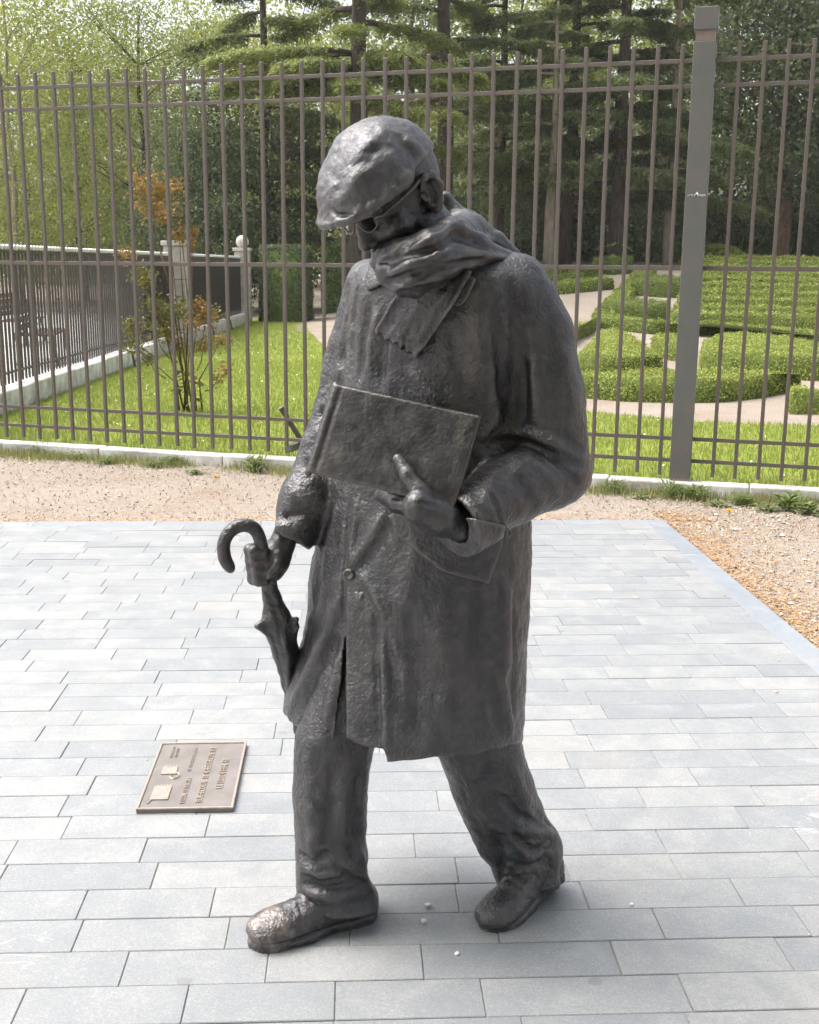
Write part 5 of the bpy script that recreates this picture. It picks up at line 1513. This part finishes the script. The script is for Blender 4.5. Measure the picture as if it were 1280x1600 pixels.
tag(link('gravel_stones', me, m.m), 'loose pale stones on the gravel strip', 'gravel', kind='stuff')
# individual weeds
m = NT('dandelion', .6); m.color((.80, .55, .01)); M_YEL = m.m
def weed(px, py, hgt, n, label, wide=.035, upright=.5):
    p = G0(px, py); t = empty('weed', (p[0], p[1], -.014), label, 'weed', 'weeds along the kerb')
    A = Acc(); mb = MB()
    for i in range(n * 2):
        a = i * 2.4 + rng.normal(0, .5); el = upright * rng.uniform(.3, 1.2); L = hgt * rng.uniform(.22, .62)
        d = np.array([math.cos(a) * (1 - el * .5), math.sin(a) * (1 - el * .5), el]); d /= np.linalg.norm(d)
        base_ = np.array([rng.normal(0, .035), rng.normal(0, .025), rng.uniform(0, hgt * .45)]); c = base_ + d * L * .5
        nr = np.array([-d[0] * .6, -d[1] * .6, 1.0])
        s3 = np.cross(nr, d); s3 /= np.linalg.norm(s3)
        tip = base_ + d * L - np.array([0, 0, L * .22])
        V = np.array([base_, c + s3 * wide * .6, c - s3 * wide * .6, tip, c - np.array([0, 0, .006])])
        A.add(V[[0, 1, 3, 4]], np.array([[0, 1, 2, 3]])); A.add(V[[0, 4, 3, 2]], np.array([[0, 1, 2, 3]]))
    mb.tube([(0, 0, -.01), (.005, 0, hgt * .45)], .004, 5)
    link('leaves', A.mesh('leaves'), L_WEED, t); link('stem', mb.mesh('stem'), L_WEED, t)
for a in [(398, 735, .19, 60, 'upright leafy weed at the kerb just left of the statue', .014, .8), (268, 724, .12, 46, 'low leafy weed at the kerb under the reddish shrub', .015, .5),
          (240, 728, .09, 40, 'small spreading weed left of the weed under the reddish shrub', .014, .3), (165, 722, .10, 40, 'low bushy weed at the kerb near the left side', .013, .5),
          (62, 708, .14, 50, 'weed tuft against the kerb nearest the left edge', .010, .8), (305, 738, .07, 36, 'flat leafy weed beside the left dandelion', .015, .25), (120, 716, .10, 40, 'yellowish bushy weed between the two leftmost weeds', .011, .6),
          (1085, 778, .17, 54, 'leafy weed hugging the right foot of the fence post', .013, .75), (1050, 776, .18, 60, 'tall grassy weed hugging the left foot of the fence post', .008, .9), (1120, 788, .08, 40, 'flat leafy weed between the post and the right dandelion', .014, .3),
          (1160, 786, .13, 60, 'bright green low weed right of the post, left of the broad-leaved weed', .012, .55), (1232, 794, .20, 34, 'broad-leaved upright weed against the kerb near the right edge', .026, .75),
          (1265, 800, .14, 34, 'broad-leaved low weed at the right edge of the photo', .026, .45), (1200, 796, .10, 40, 'small weed left of the broad-leaved upright weed', .014, .4), (960, 768, .15, 54, 'grassy weed at the kerb between statue and post', .008, .85), (1000, 776, .08, 36, 'flat weed between the grassy weed and the post', .013, .3)]:
    weed(*a)
def dandelion(px, py, label):
    p = G0(px, py, .03); t = empty('dandelion', (p[0], p[1], -.014), label, 'flower', 'dandelions by the kerb')
    mb = MB(); mb.tube([(0, 0, 0), (0, 0, .03)], .002, 5); link('stem', mb.mesh('stem'), L_WEED, t)
    A = Acc(); n = 60; d = rand_dirs(n); d[:, 2] = np.abs(d[:, 2]) * .6 + .1
    A.add(*leaves(np.array([0, 0, .03]) + d * .010, .020, .006, d)); link('petals', A.mesh('petals'), M_YEL, t)
dandelion(337, 743, 'yellow dandelion on the gravel left of the statue')
dandelion(1140, 795, 'yellow dandelion on the gravel right of the fence post')
# unseen tree, added behind the viewer to block sky and shade the near paving
broadleaf((-.3, -3.9, -.014), 9.0, 5.2, .32, L_MID, M_BARKD, 'large unseen leafy tree added behind the viewer to shade the near paving', nclump=140, per=85, zlow=.28, leaf=.36, clip=True)
# ---------------------------------------------------------------- thin air haze round the whole place
m = bpy.data.materials.new('haze_air'); m.use_nodes = True
m.node_tree.nodes.remove(m.node_tree.nodes['Principled BSDF'])
pv = m.node_tree.nodes.new('ShaderNodeVolumePrincipled'); pv.inputs['Color'].default_value = (.93, .95, .97, 1); pv.inputs['Density'].default_value = .00055; pv.inputs['Anisotropy'].default_value = .2
m.node_tree.links.new(pv.outputs[0], m.node_tree.nodes['Material Output'].inputs['Volume'])
hz_ = link('haze', box_mesh('haze', (1300, 1300, 20.5), 0, 1, (0, 290, 9.2)), m)
tag(hz_, 'thin pale haze in the air over the garden', 'haze', kind='stuff')
